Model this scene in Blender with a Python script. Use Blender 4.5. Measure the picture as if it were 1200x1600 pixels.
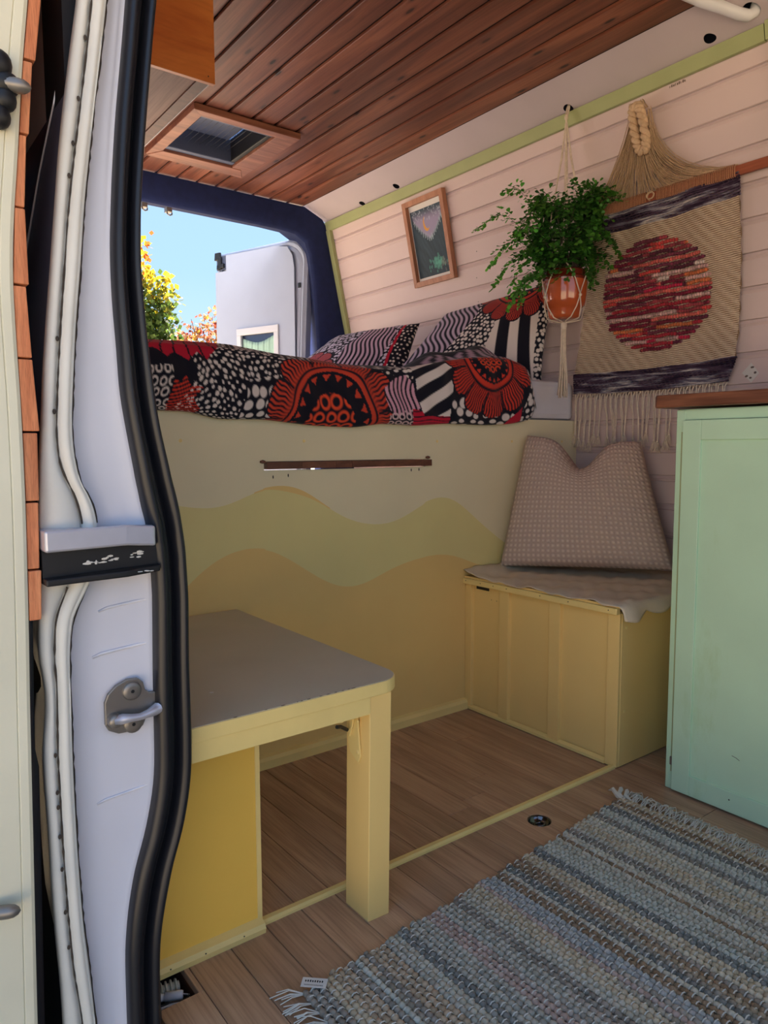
import bpy, math, random
import numpy as np
from mathutils import Matrix, Vector
for o in list(bpy.data.objects): bpy.data.objects.remove(o)
S = bpy.context.scene
COL = S.collection
# ---------------------------------------------------------------- camera
cd = bpy.data.cameras.new('camera'); cam = bpy.data.objects.new('camera', cd); COL.objects.link(cam)
Rm = ((0.6055265756872374, -0.06934822658196294, 0.7927978739163028),
      (0.7958177045968748, 0.05705548221695951, -0.6028423118852487),
      (-0.0034274169062882163, 0.9959595852337216, 0.08973715726734129))
cam.matrix_world = Matrix(((*Rm[0], 0), (*Rm[1], 0), (*Rm[2], 0.85), (0, 0, 0, 1)))
cd.sensor_fit = 'VERTICAL'; cd.sensor_height = 24.0; cd.sensor_width = 18.0
cd.lens = 24.0 * 1134.806 / 1600.0
cd.clip_start = 0.02; cd.clip_end = 500
S.camera = cam
# ---------------------------------------------------------------- sky, sun, exposure
w = bpy.data.worlds.new('sky'); S.world = w; w.use_nodes = True
nt = w.node_tree; nt.nodes.clear()
# clear sky: one smooth gradient from a pale horizon to a deeper zenith, the same all round
tcw = nt.nodes.new('ShaderNodeTexCoord'); sxw = nt.nodes.new('ShaderNodeSeparateXYZ'); crw = nt.nodes.new('ShaderNodeValToRGB')
nt.links.new(tcw.outputs['Generated'], sxw.inputs[0]); nt.links.new(sxw.outputs['Z'], crw.inputs[0])
crw.color_ramp.elements[0].position = 0.0; crw.color_ramp.elements[0].color = (0.60, 0.76, 0.95, 1)
crw.color_ramp.elements[1].position = 0.55; crw.color_ramp.elements[1].color = (0.33, 0.52, 0.86, 1)
e_ = crw.color_ramp.elements.new(0.22); e_.color = (0.39, 0.61, 0.93, 1)
bg = nt.nodes.new('ShaderNodeBackground'); bg.inputs[1].default_value = 0.50
wo = nt.nodes.new('ShaderNodeOutputWorld')
nt.links.new(crw.outputs[0], bg.inputs[0]); nt.links.new(bg.outputs[0], wo.inputs[0])
sl = bpy.data.lights.new('sun', 'SUN'); sl.energy = 17.0; sl.angle = math.radians(1.0); sl.color = (1.0, 0.9, 0.78)
so = bpy.data.objects.new('sun', sl); COL.objects.link(so)
sd = Vector((-0.60, 0.52, 0.60)).normalized()          # towards the sun, high beyond the rear of the van
so.rotation_euler = sd.to_track_quat('Z', 'Y').to_euler(); so.location = (-6, 3, 8)
S.view_settings.view_transform = 'Standard'; S.view_settings.look = 'None'
S.view_settings.gamma = 1.0; S.view_settings.use_curve_mapping = False
S.view_settings.exposure = 1.48

# ---------------------------------------------------------------- helpers
R8 = random.Random(8)
ORG = {}
def lin(c):
    r = []
    for v in c[:3]:
        v = v / 255.0
        r.append(v / 12.92 if v <= 0.04045 else ((v + 0.055) / 1.055) ** 2.4)
    return (r[0], r[1], r[2], 1.0)
def linv(a):
    a = np.asarray(a, float) / 255.0
    return np.where(a <= 0.04045, a / 12.92, ((a + 0.055) / 1.055) ** 2.4)
class MB:
    def __init__(s): s.v = []; s.f = []; s.m = []
    def add(s, vs, fs, mi=0):
        n = len(s.v); s.v.extend([tuple(map(float, p)) for p in vs]); s.f.extend([tuple(n + i for i in f) for f in fs]); s.m.extend([mi] * len(fs)); return s
    def box(s, x0, x1, y0, y1, z0, z1, mi=0):
        vs = [(x, y, z) for z in (z0, z1) for y in (y0, y1) for x in (x0, x1)]
        return s.add(vs, [(0, 2, 3, 1), (4, 5, 7, 6), (0, 1, 5, 4), (2, 6, 7, 3), (0, 4, 6, 2), (1, 3, 7, 5)], mi)
    def prism(s, pts, d, mi=0):
        """closed polygon pts (3-D, planar) pushed along vector d"""
        n = len(pts); a = [tuple(p) for p in pts]; b = [(p[0] + d[0], p[1] + d[1], p[2] + d[2]) for p in pts]
        fs = [tuple(range(n))[::-1], tuple(range(n, 2 * n))] + [(i, (i + 1) % n, n + (i + 1) % n, n + i) for i in range(n)]
        return s.add(a + b, fs, mi)
    def grid(s, P, mi=0, closeu=False, closev=False):
        P = np.asarray(P, float); nu, nv = P.shape[:2]
        fs = []
        for i in range(nu - (0 if closeu else 1)):
            for j in range(nv - (0 if closev else 1)):
                a = i * nv + j; b = ((i + 1) % nu) * nv + j; c = ((i + 1) % nu) * nv + (j + 1) % nv; d = i * nv + (j + 1) % nv
                fs.append((a, b, c, d))
        return s.add(P.reshape(-1, 3).tolist(), fs, mi)
    def tube(s, path, r, seg=6, mi=0, caps=True, closed=False):
        P = np.asarray(path, float); n = len(P)
        rr = np.full(n, r, float) if np.isscalar(r) else np.asarray(r, float)
        if closed: T = np.roll(P, -1, 0) - np.roll(P, 1, 0)
        else: T = np.gradient(P, axis=0)
        T /= (np.linalg.norm(T, axis=1, keepdims=True) + 1e-12)
        up = np.array([0, 0, 1.0]) if abs(T[0][2]) < .9 else np.array([1.0, 0, 0])
        rings = []
        u = np.cross(T[0], up); u /= np.linalg.norm(u)
        for i in range(n):
            u = u - T[i] * (u @ T[i]); nu_ = np.linalg.norm(u); u = u / nu_ if nu_ > 1e-9 else np.array([1.0, 0, 0])
            v = np.cross(T[i], u)
            a = np.arange(seg) * 2 * math.pi / seg
            rings.append(P[i] + rr[i] * (np.outer(np.cos(a), u) + np.outer(np.sin(a), v)))
        b = len(s.v)
        s.grid(np.array(rings), mi, closeu=closed, closev=True)
        if caps and not closed:
            s.f.append(tuple(b + k for k in range(seg))[::-1]); s.f.append(tuple(b + (n - 1) * seg + k for k in range(seg))); s.m.extend([mi, mi])
        return s
    def lathe(s, prof, c=(0, 0, 0), seg=24, mi=0, ax=None):
        """profile [(r,h)...] about vertical axis at c, or about axis vector ax"""
        A = Vector(ax).normalized() if ax else Vector((0, 0, 1))
        U = A.orthogonal().normalized(); V = A.cross(U)
        P = []
        for r, h in prof:
            ring = []
            for k in range(seg):
                a = 2 * math.pi * k / seg
                p = Vector(c) + A * h + (U * math.cos(a) + V * math.sin(a)) * r
                ring.append(p[:])
            P.append(ring)
        return s.grid(np.array(P), mi, closev=True)
    def ball(s, c, r, n=8, mi=0):
        r = (r, r, r) if np.isscalar(r) else r
        P = []
        for i in range(n // 2 + 1):
            t = math.pi * i / (n // 2)
            P.append([(c[0] + r[0] * math.sin(t) * math.cos(2 * math.pi * k / n), c[1] + r[1] * math.sin(t) * math.sin(2 * math.pi * k / n), c[2] + r[2] * math.cos(t)) for k in range(n)])
        return s.grid(np.array(P), mi, closev=True)
    def build(s, name, mats, parent=None, bevel=0, smooth=False, cols=None, uv=None, solid=0, seg=2, autos=False):
        V = np.array(s.v, float).reshape(-1, 3)
        if parent is None:
            org = np.array([(V[:, 0].min() + V[:, 0].max()) / 2, (V[:, 1].min() + V[:, 1].max()) / 2, V[:, 2].min()]); loc = org
        else:
            org = ORG[parent.name]; loc = np.zeros(3)
        me = bpy.data.meshes.new(name)
        me.from_pydata((V - org).tolist(), [], s.f)
        if not isinstance(mats, (list, tuple)): mats = [mats]
        for m in mats: me.materials.append(m)
        if len(mats) > 1: me.polygons.foreach_set('material_index', np.array(s.m, dtype=np.int32))
        if smooth: me.polygons.foreach_set('use_smooth', np.ones(len(me.polygons), dtype=bool))
        if cols is not None:
            ca = me.color_attributes.new('Col', 'FLOAT_COLOR', 'POINT')
            c4 = np.ones((len(V), 4), np.float32); c4[:, :3] = cols
            ca.data.foreach_set('color', c4.ravel())
        if uv is not None:
            ul = me.uv_layers.new(name='UVMap')
            li = np.zeros(len(me.loops), dtype=np.int32); me.loops.foreach_get('vertex_index', li)
            ul.data.foreach_set('uv', np.asarray(uv, np.float32)[li].ravel())
        me.update()
        o = bpy.data.objects.new(name, me); COL.objects.link(o)
        if parent is not None: o.parent = parent
        o.location = loc; ORG[o.name] = org
        if solid:
            q = o.modifiers.new('thickness', 'SOLIDIFY'); q.thickness = abs(solid); q.offset = -1 if solid > 0 else 1
        if bevel:
            q = o.modifiers.new('bevel', 'BEVEL'); q.width = bevel; q.segments = seg; q.limit_method = 'ANGLE'; q.angle_limit = math.radians(40)
            if not smooth: me.polygons.foreach_set('use_smooth', np.zeros(len(me.polygons), dtype=bool))
        return o
def thing(name, loc, label, cat, group=None):
    o = bpy.data.objects.new(name, None); COL.objects.link(o); o.location = loc; o.empty_display_size = .05
    ORG[o.name] = np.array(loc, float); o['label'] = label; o['category'] = cat
    if group: o['group'] = group
    return o
def tag(o, label, cat, group=None):
    o['label'] = label; o['category'] = cat
    if group: o['group'] = group
    return o
def struct(o): o['kind'] = 'structure'; return o
def box(name, x0, x1, y0, y1, z0, z1, m, parent=None, bevel=0.0): return MB().box(x0, x1, y0, y1, z0, z1).build(name, m, parent, bevel=bevel)
def fix_normals(o):
    import bmesh
    b = bmesh.new(); b.from_mesh(o.data); bmesh.ops.recalc_face_normals(b, faces=b.faces); b.to_mesh(o.data); b.free()

# ---------------------------------------------------------------- materials
def base(name, rough=.6, spec=.5):
    m = bpy.data.materials.new(name); m.use_nodes = True
    n = m.node_tree.nodes; b = n['Principled BSDF']; b.inputs['Roughness'].default_value = rough
    b.inputs['Specular IOR Level'].default_value = spec
    return m, m.node_tree, b
def mixrgb(nt, a, b, f=None, mode='MIX', fac=.5):
    x = nt.nodes.new('ShaderNodeMix'); x.data_type = 'RGBA'; x.blend_type = mode; x.inputs[0].default_value = fac
    if f is not None: nt.links.new(f, x.inputs[0])
    for s_, v in ((6, a), (7, b)):
        if isinstance(v, tuple): x.inputs[s_].default_value = v
        else: nt.links.new(v, x.inputs[s_])
    return x.outputs[2]
def noise(nt, vec, scale, detail=4, rough=.5, dist=0):
    x = nt.nodes.new('ShaderNodeTexNoise'); x.inputs['Scale'].default_value = scale; x.inputs['Detail'].default_value = detail
    x.inputs['Roughness'].default_value = rough; x.inputs['Distortion'].default_value = dist
    if vec is not None: nt.links.new(vec, x.inputs['Vector'])
    return x.outputs[0]
def ramp(nt, fac, stops):
    x = nt.nodes.new('ShaderNodeValToRGB'); e = x.color_ramp.elements
    while len(e) > 1: e.remove(e[-1])
    e[0].position = stops[0][0]; e[0].color = stops[0][1]
    for p, c in stops[1:]:
        q = e.new(p); q.color = c
    nt.links.new(fac, x.inputs[0]); return x.outputs[0]
def posvec(nt, scale=(1, 1, 1), rnd=0.0):
    g = nt.nodes.new('ShaderNodeNewGeometry'); src = g.outputs['Position']
    if rnd:
        oi = nt.nodes.new('ShaderNodeObjectInfo'); mu = nt.nodes.new('ShaderNodeMath'); mu.operation = 'MULTIPLY'; mu.inputs[1].default_value = rnd
        nt.links.new(oi.outputs['Random'], mu.inputs[0])
        ad = nt.nodes.new('ShaderNodeVectorMath'); ad.operation = 'ADD'; nt.links.new(src, ad.inputs[0]); nt.links.new(mu.outputs[0], ad.inputs[1]); src = ad.outputs[0]
    mp = nt.nodes.new('ShaderNodeMapping'); mp.inputs['Scale'].default_value = scale; nt.links.new(src, mp.inputs[0])
    return mp.outputs[0]
def bump(nt, b, h, strength=.2, dist=.002):
    x = nt.nodes.new('ShaderNodeBump'); x.inputs['Strength'].default_value = strength; x.inputs['Distance'].default_value = dist
    nt.links.new(h, x.inputs['Height']); nt.links.new(x.outputs[0], b.inputs['Normal'])
def paint(name, c, rough=.55, var=.06, nscale=6, bumps=.15, dirt=None, spec=.4):
    m, nt, b = base(name, rough, spec); C = lin(c)
    v = posvec(nt); n = noise(nt, v, nscale, 5)
    d = tuple(max(0, x * (1 - var * 2.5)) for x in C[:3]) + (1,)
    col = mixrgb(nt, C, d, ramp(nt, n, [(.35, (0, 0, 0, 1)), (.75, (1, 1, 1, 1))]))
    if dirt:
        n2 = noise(nt, posvec(nt, (1, 1, .35)), dirt[1], 8, .7)
        col = mixrgb(nt, col, lin(dirt[0]), ramp(nt, n2, [(dirt[2], (0, 0, 0, 1)), (dirt[2] + .12, (1, 1, 1, 1))]))
    nt.links.new(col, b.inputs['Base Color'])
    bump(nt, b, noise(nt, posvec(nt, (1, 1, 1)), 260, 3), bumps, .001)
    return m
def plain(name, c, rough=.5, metal=0, spec=.5, coat=0):
    m, nt, b = base(name, rough, spec); b.inputs['Metallic'].default_value = metal; C = lin(c)
    n = noise(nt, posvec(nt), 30, 3)
    col = mixrgb(nt, C, tuple(x * .82 for x in C[:3]) + (1,), n); nt.links.new(col, b.inputs['Base Color'])
    b.inputs['Coat Weight'].default_value = coat
    return m
def wood(name, c1, c2, axis='x', rough=.5, knots=None, fine=.35, rndhue=.12, streak=14, along=1.6, spec=.4, bumps=.1, flat=False):
    """grain streaks run along the axis; knots = dark colour or None"""
    m, nt, b = base(name, rough, spec)
    a = {'x': (along, streak, streak), 'y': (streak, along, streak), 'z': (streak, streak, along)}[axis]
    v = posvec(nt, a, 31.7)
    n = noise(nt, v, 1.0, 6, .55, .6)
    col = ramp(nt, n, [(.28, lin(c2)), (.5, lin(tuple((p + q) / 2 for p, q in zip(c1, c2)))), (.7, lin(c1))])
    a2 = tuple(k * (9 if k > 3 else 3) for k in a)
    n2 = noise(nt, posvec(nt, a2, 11.3), 1.0, 3, .6)
    dk = mixrgb(nt, col, (.35, .3, .27, 1), None, 'MULTIPLY', 1.0)
    col = mixrgb(nt, col, dk, ramp(nt, n2, [(.45, (0, 0, 0, 1)), (.8, (fine, fine, fine, 1))]))
    if knots:
        ka = {'x': (4.6, 15, 15), 'y': (11, 4.2, 11), 'z': (11, 11, 4.2)}[axis]
        vo = nt.nodes.new('ShaderNodeTexVoronoi'); vo.inputs['Scale'].default_value = 1.0
        nt.links.new(posvec(nt, ka, 5.1), vo.inputs['Vector'])
        if flat: vo.voronoi_dimensions = '2D'
        # undo the stretch near the cell centre so that a knot is a small oval
        k = ramp(nt, vo.outputs['Distance'], [(.06, (1, 1, 1, 1)), (.09, (.4, .4, .4, 1)), (.17, (0, 0, 0, 1))])
        sp = nt.nodes.new('ShaderNodeSeparateColor'); nt.links.new(vo.outputs['Color'], sp.inputs[0])
        km = nt.nodes.new('ShaderNodeMath'); km.operation = 'MULTIPLY'; nt.links.new(k, km.inputs[0]); nt.links.new(ramp(nt, sp.outputs[0], [(.35, (0, 0, 0, 1)), (.75, (1, 1, 1, 1))]), km.inputs[1]); k = km.outputs[0]
        col = mixrgb(nt, col, lin(knots), k)
    oi = nt.nodes.new('ShaderNodeObjectInfo')
    hv = nt.nodes.new('ShaderNodeHueSaturation'); mr = nt.nodes.new('ShaderNodeMapRange')
    mr.inputs['To Min'].default_value = 1 - rndhue; mr.inputs['To Max'].default_value = 1 + rndhue
    nt.links.new(oi.outputs['Random'], mr.inputs[0]); nt.links.new(mr.outputs[0], hv.inputs['Value']); nt.links.new(col, hv.inputs['Color'])
    nt.links.new(hv.outputs[0], b.inputs['Base Color'])
    bump(nt, b, n2, bumps, .001)
    return m
def vcol(name, rough=.85, weave=900, wb=.15, sheen=.1, trans=0.0, spec=.3):
    m, nt, b = base(name, rough, spec)
    at = nt.nodes.new('ShaderNodeAttribute'); at.attribute_name = 'Col'
    nt.links.new(at.outputs['Color'], b.inputs['Base Color'])
    b.inputs['Sheen Weight'].default_value = sheen
    if weave: bump(nt, b, noise(nt, posvec(nt), weave, 2), wb, .001)
    if trans:
        tr = nt.nodes.new('ShaderNodeBsdfTranslucent'); nt.links.new(at.outputs['Color'], tr.inputs[0])
        mx = nt.nodes.new('ShaderNodeMixShader'); mx.inputs[0].default_value = trans
        out = nt.nodes['Material Output']; nt.links.new(b.outputs[0], mx.inputs[1]); nt.links.new(tr.outputs[0], mx.inputs[2]); nt.links.new(mx.outputs[0], out.inputs[0])
    return m

M = {}
M['yellow'] = paint('yellow_paint', (252, 216, 138), .5, .02, 4, .12)
M['yellow_front'] = paint('strong_yellow_paint', (255, 208, 96), .45, .03, 5, .15)
M['yellow_trim'] = paint('yellow_trim_paint', (252, 224, 146), .42, .03, 12, .2, ((120, 105, 70), 40, .72))
M['cream_yellow'] = paint('pale_yellow_wall_paint', (242, 228, 188), .55, .03, 4, .15)
M['green_yellow'] = paint('lime_yellow_wall_paint', (238, 222, 152), .55, .03, 4, .15)
M['ochre'] = paint('sand_yellow_wall_paint', (242, 206, 130), .55, .03, 4, .15)
M['mint'] = paint('mint_green_paint', (204, 236, 200), .42, .03, 7, .15, ((190, 222, 175), 5, .6))
M['wall'] = paint('pinkish_white_paint', (222, 200, 196), .55, .03, 3, .1)
M['cove'] = paint('white_cove_paint', (206, 192, 194), .6, .03, 5, .3)
M['sage'] = paint('sage_green_paint', (170, 178, 126), .5, .04, 9, .15)
M['ceil'] = wood('stained_pine_ceiling', (158, 98, 72), (86, 46, 36), 'x', .42, (40, 18, 16), .6, .16, 16, 1.4, flat=True)
M['ceilfrm'] = wood('stained_pine_hatch_frame', (160, 106, 82), (112, 68, 54), 'y', .45, (50, 26, 22), .4, .1, 30, 3, flat=True)
M['floor'] = wood('oak_laminate_floor', (206, 168, 136), (166, 130, 104), 'x', .38, None, .6, .13, 26, 2.2, .45, .12)
M['ply'] = wood('orange_varnished_plywood', (206, 124, 60), (168, 84, 38), 'y', .35, (92, 40, 24), .3, .03, 9, 2.5)
M['plyraw'] = wood('raw_plywood_underside', (168, 136, 116), (126, 96, 84), 'x', .6, None, .5, .02, 16, 1.6)
M['walnut'] = wood('walnut_worktop', (150, 96, 70), (92, 54, 40), 'x', .35, None, .6, .03, 40, 3)
M['slotwood'] = wood('dark_butcher_block', (132, 84, 60), (90, 54, 40), 'y', .5, None, .4, .2, 30, 9)
M['frame'] = wood('light_oak_frame', (196, 142, 112), (166, 112, 86), 'z', .5, None, .3, .03, 50, 4)
M['rail'] = wood('reddish_wood_rail', (176, 100, 70), (140, 74, 52), 'x', .5, None, .3, .03, 60, 4)
M['clad'] = wood('orange_cedar_endgrain', (240, 160, 112), (196, 114, 74), 'z', .6, (90, 45, 30), .55, .1, 90, 6)
M['greytop'] = paint('grey_table_laminate', (204, 192, 166), .42, .05, 5, .25)
M['navy'] = paint('navy_carpet_lining', (30, 42, 84), .95, .1, 30, .5)
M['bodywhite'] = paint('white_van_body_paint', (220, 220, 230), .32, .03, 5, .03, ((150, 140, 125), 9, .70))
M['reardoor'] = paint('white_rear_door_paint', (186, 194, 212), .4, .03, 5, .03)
M['bodycream'] = paint('dirty_white_flange_paint', (226, 224, 216), .4, .05, 9, .1, ((110, 95, 70), 24, .68))
M['doorcream'] = paint('cream_door_paint', (232, 228, 204), .4, .05, 5, .08, ((150, 110, 70), 16, .72))
M['seal'] = plain('black_rubber', (26, 27, 34), .38, 0, .5)
M['black'] = plain('black_plastic', (20, 20, 24), .5)
M['darkgap'] = plain('dark_body_cavity', (14, 16, 26), .7)
M['caulk'] = plain('dirty_sealant', (66, 56, 48), .8)
M['skin'] = plain('dark_grey_body_trim', (86, 94, 116), .45)
M['glassdark'] = plain('dark_tinted_glass', (58, 68, 98), .12, 0, .7)
M['steel'] = plain('brushed_steel', (206, 206, 218), .35, .5)
M['dullsteel'] = plain('dull_steel', (150, 144, 138), .42, .75)
M['chrome'] = plain('dark_chrome', (110, 108, 112), .15, 1)
M['white'] = paint('white_enamel', (228, 228, 232), .4, .02, 6, .05)
M['mattress'] = paint('white_mattress_cotton', (228, 222, 226), .9, .03, 8, .3)
M['linen'] = paint('cream_muslin_cloth', (232, 214, 184), .95, .06, 14, .5)
M['cord'] = paint('cream_cotton_cord', (232, 214, 192), .9, .08, 90, .5)
M['jute'] = paint('natural_jute_yarn', (212, 180, 146), .9, .1, 120, .5)
M['wrap'] = paint('brown_yarn_wrap', (188, 132, 98), .9, .12, 200, .5)
M['terracotta'] = plain('glazed_terracotta', (196, 92, 48), .12, 0, .6, .6)
M['terradark'] = plain('dark_glazed_rim', (110, 36, 24), .15, 0, .6, .5)
M['soil'] = plain('potting_soil', (50, 36, 28), .95)
M['conduit'] = paint('grey_flexible_conduit', (206, 198, 176), .5, .04, 20, .05)
M['mintcloth'] = paint('pale_green_curtain', (186, 222, 202), .9, .04, 20, .3)
M['cloth'] = vcol('printed_cotton', .85)
M['print'] = vcol('watercolour_print', .6, 0)
M['ragrug'] = vcol('rag_rug_cotton', .95, 500, .6)
M['warp'] = paint('pale_warp_thread', (214, 208, 194), .95, .05, 90, .3)
M['paper'] = paint('white_mount_paper', (226, 222, 216), .8, .01, 6, .02)
M['leafmat'] = vcol('tree_leaves', .6, 0, 0, 0, .45)
M['fernmat'] = vcol('fern_leaves', .45, 0, 0, 0, .3)
M['stem'] = plain('dark_fern_stem', (52, 36, 22), .6)
M['bark'] = paint('tree_bark', (96, 78, 62), .95, .2, 8, .5)
M['ground'] = paint('gravel_ground', (178, 162, 136), .95, .15, 1.2, .5)
M['inkink'] = plain('faded_grey_ink', (120, 104, 96), .8)

# ================================================================ STRUCTURE
PROF = [(-.2, 2.153), (1.2, 2.153), (1.378, 2.128), (1.9, 2.013), (2.0, 1.99)]
def wy(z): return float(np.interp(z, [a for a, b in PROF], [b for a, b in PROF]))
# floor: oak strips laid lengthwise, each a part
floor = struct(box('floor', -3.1, 1.0, .34, 2.16, -.17, -.10, M['darkgap']))
rows = [.570 + .0745 * k for k in range(-3, 22)]
HX0, HX1, HY = -1.13, -1.025, .412          # cable hatch
CX, CY, CR = -1.05, 1.2405, .027            # round floor fitting
rr = random.Random(3)
for k, y0 in enumerate(rows):
    y1 = min(y0 + .0745, 2.153); x = -1.72 - rr.random() * .25
    while x < .95:
        L = rr.uniform(.42, .95); x1 = min(x + L, 1.0)
        if abs(x1 - CX) < .08: x1 += .17; g = .0006
        mb = MB(); z0, z1 = -.014, 0.0
        a, b_, c, d = x + g, x1 - g, y0 + g, y1 - g
        if c < HY and a < HX1 and b_ > HX0:
            if a < HX0: mb.box(a, HX0, c, d, z0, z1)
            if b_ > HX1: mb.box(HX1, b_, c, d, z0, z1)
            if d > HY: mb.box(max(a, HX0), min(b_, HX1), HY, d, z0, z1)
        elif a < CX - CR and b_ > CX + CR and (abs(d - CY) < .002 or abs(c - CY) < .002):
            up = abs(c - CY) < .002; yy = c if up else d; yo = d if up else c
            arc = [(CX + CR * math.cos(t), yy + (CR * math.sin(t) if up else -CR * math.sin(t)), z0) for t in np.linspace(math.pi, 0, 13)]
            pts = [(a, yy, z0)] + arc + [(b_, yy, z0), (b_, yo, z0), (a, yo, z0)]
            mb.prism(pts, (0, 0, z1 - z0))
        else: mb.box(a, b_, c, d, z0, z1)
        if len(mb.v):
            o = mb.build('plank', M['floor'], floor, bevel=.0008, seg=1); fix_normals(o)
        x = x1
mb = MB(); mb.box(HX1, HX1 + .008, .30, HY + .008, -.06, -.014).box(HX0, HX1, HY, HY + .008, -.06, -.014); mb.build('hatch_edge', M['slotwood'], floor)

# far wall: tongue-and-groove boards, each a part
mbw = MB(); pf = [(2.165, -.2), (2.165, 1.2), (2.14, 1.38), (2.045, 1.9), (2.06, 2.05), (2.27, 2.06), (2.27, -.2)]
mbw.prism([(-3.14, y, z) for y, z in pf], (4.2, 0, 0)); wall = struct(mbw.build('wall_right', M['cove'])); fix_normals(wall)
zs = [.938 + .0920 * k for k in range(-10, 12)]
for z0 in zs:
    z1 = z0 + .0920
    if z0 > 1.90: break
    z1 = min(z1, 1.92)
    def P(z, off): return (wy(z) + off, z)
    prof = [P(z0, .006), P(z0 + .0012, .0), P(z1 - .0205, 0), P(z1 - .0188, .0055), P(z1 - .0168, .0048), P(z1 - .010, .0008), P(z1 - .0040, .0048), P(z1 - .0004, .007)]
    V = np.array([[(x, y, z) for y, z in prof] for x in (-3.1, 1.0)])
    mb = MB(); mb.grid(V); mb.build('shiplap_board', M['wall'], wall)
for zc, xx in ((1.70, -2.1), (1.615, -2.12), (1.52, -2.14), (1.43, -2.15), (1.335, -2.16)):
    MB().ball((xx, wy(zc) - .0005, zc), .0022, 6).build('nail', M['dullsteel'], wall)
# flower transfer and faded lettering on the boards
MB().add([(-1.086, 2.1522, 1.062), (-1.058, 2.1522, 1.032), (-1.036, 2.1522, 1.058), (-1.060, 2.1522, 1.090)], [(0, 1, 2, 3)]).build('tile_transfer', M['paper'], wall, solid=.0005)
mb = MB()
for k in range(7):
    cx, cz = -1.061 + .014 * math.cos(k * 1.3), 1.061 + .016 * math.sin(k * 1.9); mb.ball((cx, 2.1515, cz), (.004, .0004, .003), 8)
mb.build('transfer_motif', M['inkink'], wall)
mb = MB()
for k in range(9):
    xx = -1.262 + k * .0058; mb.box(xx, xx + (.0028 if k % 3 else .001), wy(1.895) - .0022, wy(1.895) - .0012, 1.8895, 1.8945 + (.002 if k % 2 else 0))
mb.build('faded_lettering', M['inkink'], wall)

# sloped white cove with cable holes; thickness gives the hole edges
A0 = np.array([0, 2.018, 1.937]); A1 = np.array([0, 1.873, 1.998])
def cove(x, t): p = A0 + (A1 - A0) * t; return (x, p[1], p[2])
holes = [(-2.771, .20, .015), (-2.513, .25, .015), (-1.610, .214, .0165), (-1.1217, .301, .0165), (-1.0, .46, .023)]
mb = MB(); LT = float(np.linalg.norm(A1 - A0)); xprev = -3.1
for hx, ht, hr in holes:
    q = hr + .012; x0, x1 = hx - q, hx + q
    mb.grid(np.array([[cove(xprev, 0), cove(xprev, 1)], [cove(x0, 0), cove(x0, 1)]]))
    n = 32; inn, out = [], []
    for k in range(n):
        a = 2 * math.pi * k / n; c, s = math.cos(a), math.sin(a)
        wob = 1 + .05 * math.sin(3 * a + hx * 9)
        inn.append(cove(hx + hr * wob * c, ht + hr * wob * s / LT))
        # ray to the rectangle border
        tx = q / abs(c) if abs(c) > 1e-6 else 9; lim = (1 - ht) * LT if s > 0 else ht * LT
        ts = lim / abs(s) if abs(s) > 1e-6 else 9; t = min(tx, ts)
        out.append(cove(hx + t * c, ht + t * s / LT))
    mb.grid(np.array([inn, out]), closev=True)
    # corners
    for sx in (-1, 1):
        for tt in (0, 1):
            lim = (1 - ht) * LT if tt else ht * LT; sy = 1 if tt else -1
            best = [o for o in out if (o[0] - hx) * sx > 0 and ((o[2] - cove(0, ht)[2]) * sy > 0)]
            o1 = min(best, key=lambda o: abs(o[0] - (hx + sx * q)) * 1e3 + abs(o[2] - cove(0, tt)[2])); o2 = min(best, key=lambda o: abs(o[2] - cove(0, tt)[2]) * 1e3 + abs(o[0] - (hx + sx * q)))
            mb.add([o1, cove(hx + sx * q, tt), o2], [(0, 1, 2)])
    xprev = x1
mb.grid(np.array([[cove(xprev, 0), cove(xprev, 1)], [cove(1.0, 0), cove(1.0, 1)]]))
cv = struct(mb.build('trim_1', M['cove']))
mb = MB(); mb.grid(np.array([[(x, 2.03, 1.96), (x, 1.93, 2.01)] for x in (-3.1, 1.0)])); mb.build('dark_cavity', M['darkgap'], cv)
cd_ = [cove(-1.10, 1.7), cove(-1.06, 1.45), cove(-1.02, 1.15), cove(-.985, .85), cove(-.97, .72)]
cp = [(p[0], p[1] - .02 * (1 - i / 4), p[2] - .02 * (1 - i / 4)) for i, p in enumerate(cd_)]
tag(MB().tube([(-1.105, 1.800, 2.005), (-1.075, 1.845, 1.986), (-1.045, 1.888, 1.972), (-1.018, 1.928, 1.957), (-1.004, 1.949, 1.953), (-.996, 1.962, 1.962), (-.992, 1.970, 1.985)], .0145, 12).build('cable_conduit', M['white'], smooth=True), 'white plastic pipe running into the last hole of the white ceiling edge', 'pipe')
# sage green rail under the cove, corner beads
pf = lambda z, o: (wy(z) - o, z)
mb = MB(); mb.prism([(-3.1, *pf(1.900, .001)), (-3.1, *pf(1.900, .014)), (-3.1, *pf(1.940, .014)), (-3.1, *pf(1.940, .001))], (2.115, 0, 0))
t2 = struct(mb.build('trim_2', M['sage'], bevel=.001)); fix_normals(t2)
mb = MB(); mb.prism([(-.982, *pf(1.900, .001)), (-.982, *pf(1.900, .016)), (-.982, *pf(1.944, .016)), (-.982, *pf(1.944, .001))], (1.9, 0, 0))
t2 = struct(mb.build('trim_3', M['sage'], bevel=.001)); fix_normals(t2)
def vert_trim(name, x0, x1, zz, off=.018):
    V = []
    for z in zz: V.append([(x0, wy(z), z), (x0, wy(z) - off, z), (x1, wy(z) - off, z), (x1, wy(z), z)])
    o = struct(MB().grid(np.array(V), closev=True).build(name, M['sage'])); return o
vert_trim('trim_4', -3.09, -3.055, np.linspace(.95, 1.9, 24))
vert_trim('trim_5', -.975, -.94, np.linspace(.97, 1.9, 20), .012)

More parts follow.
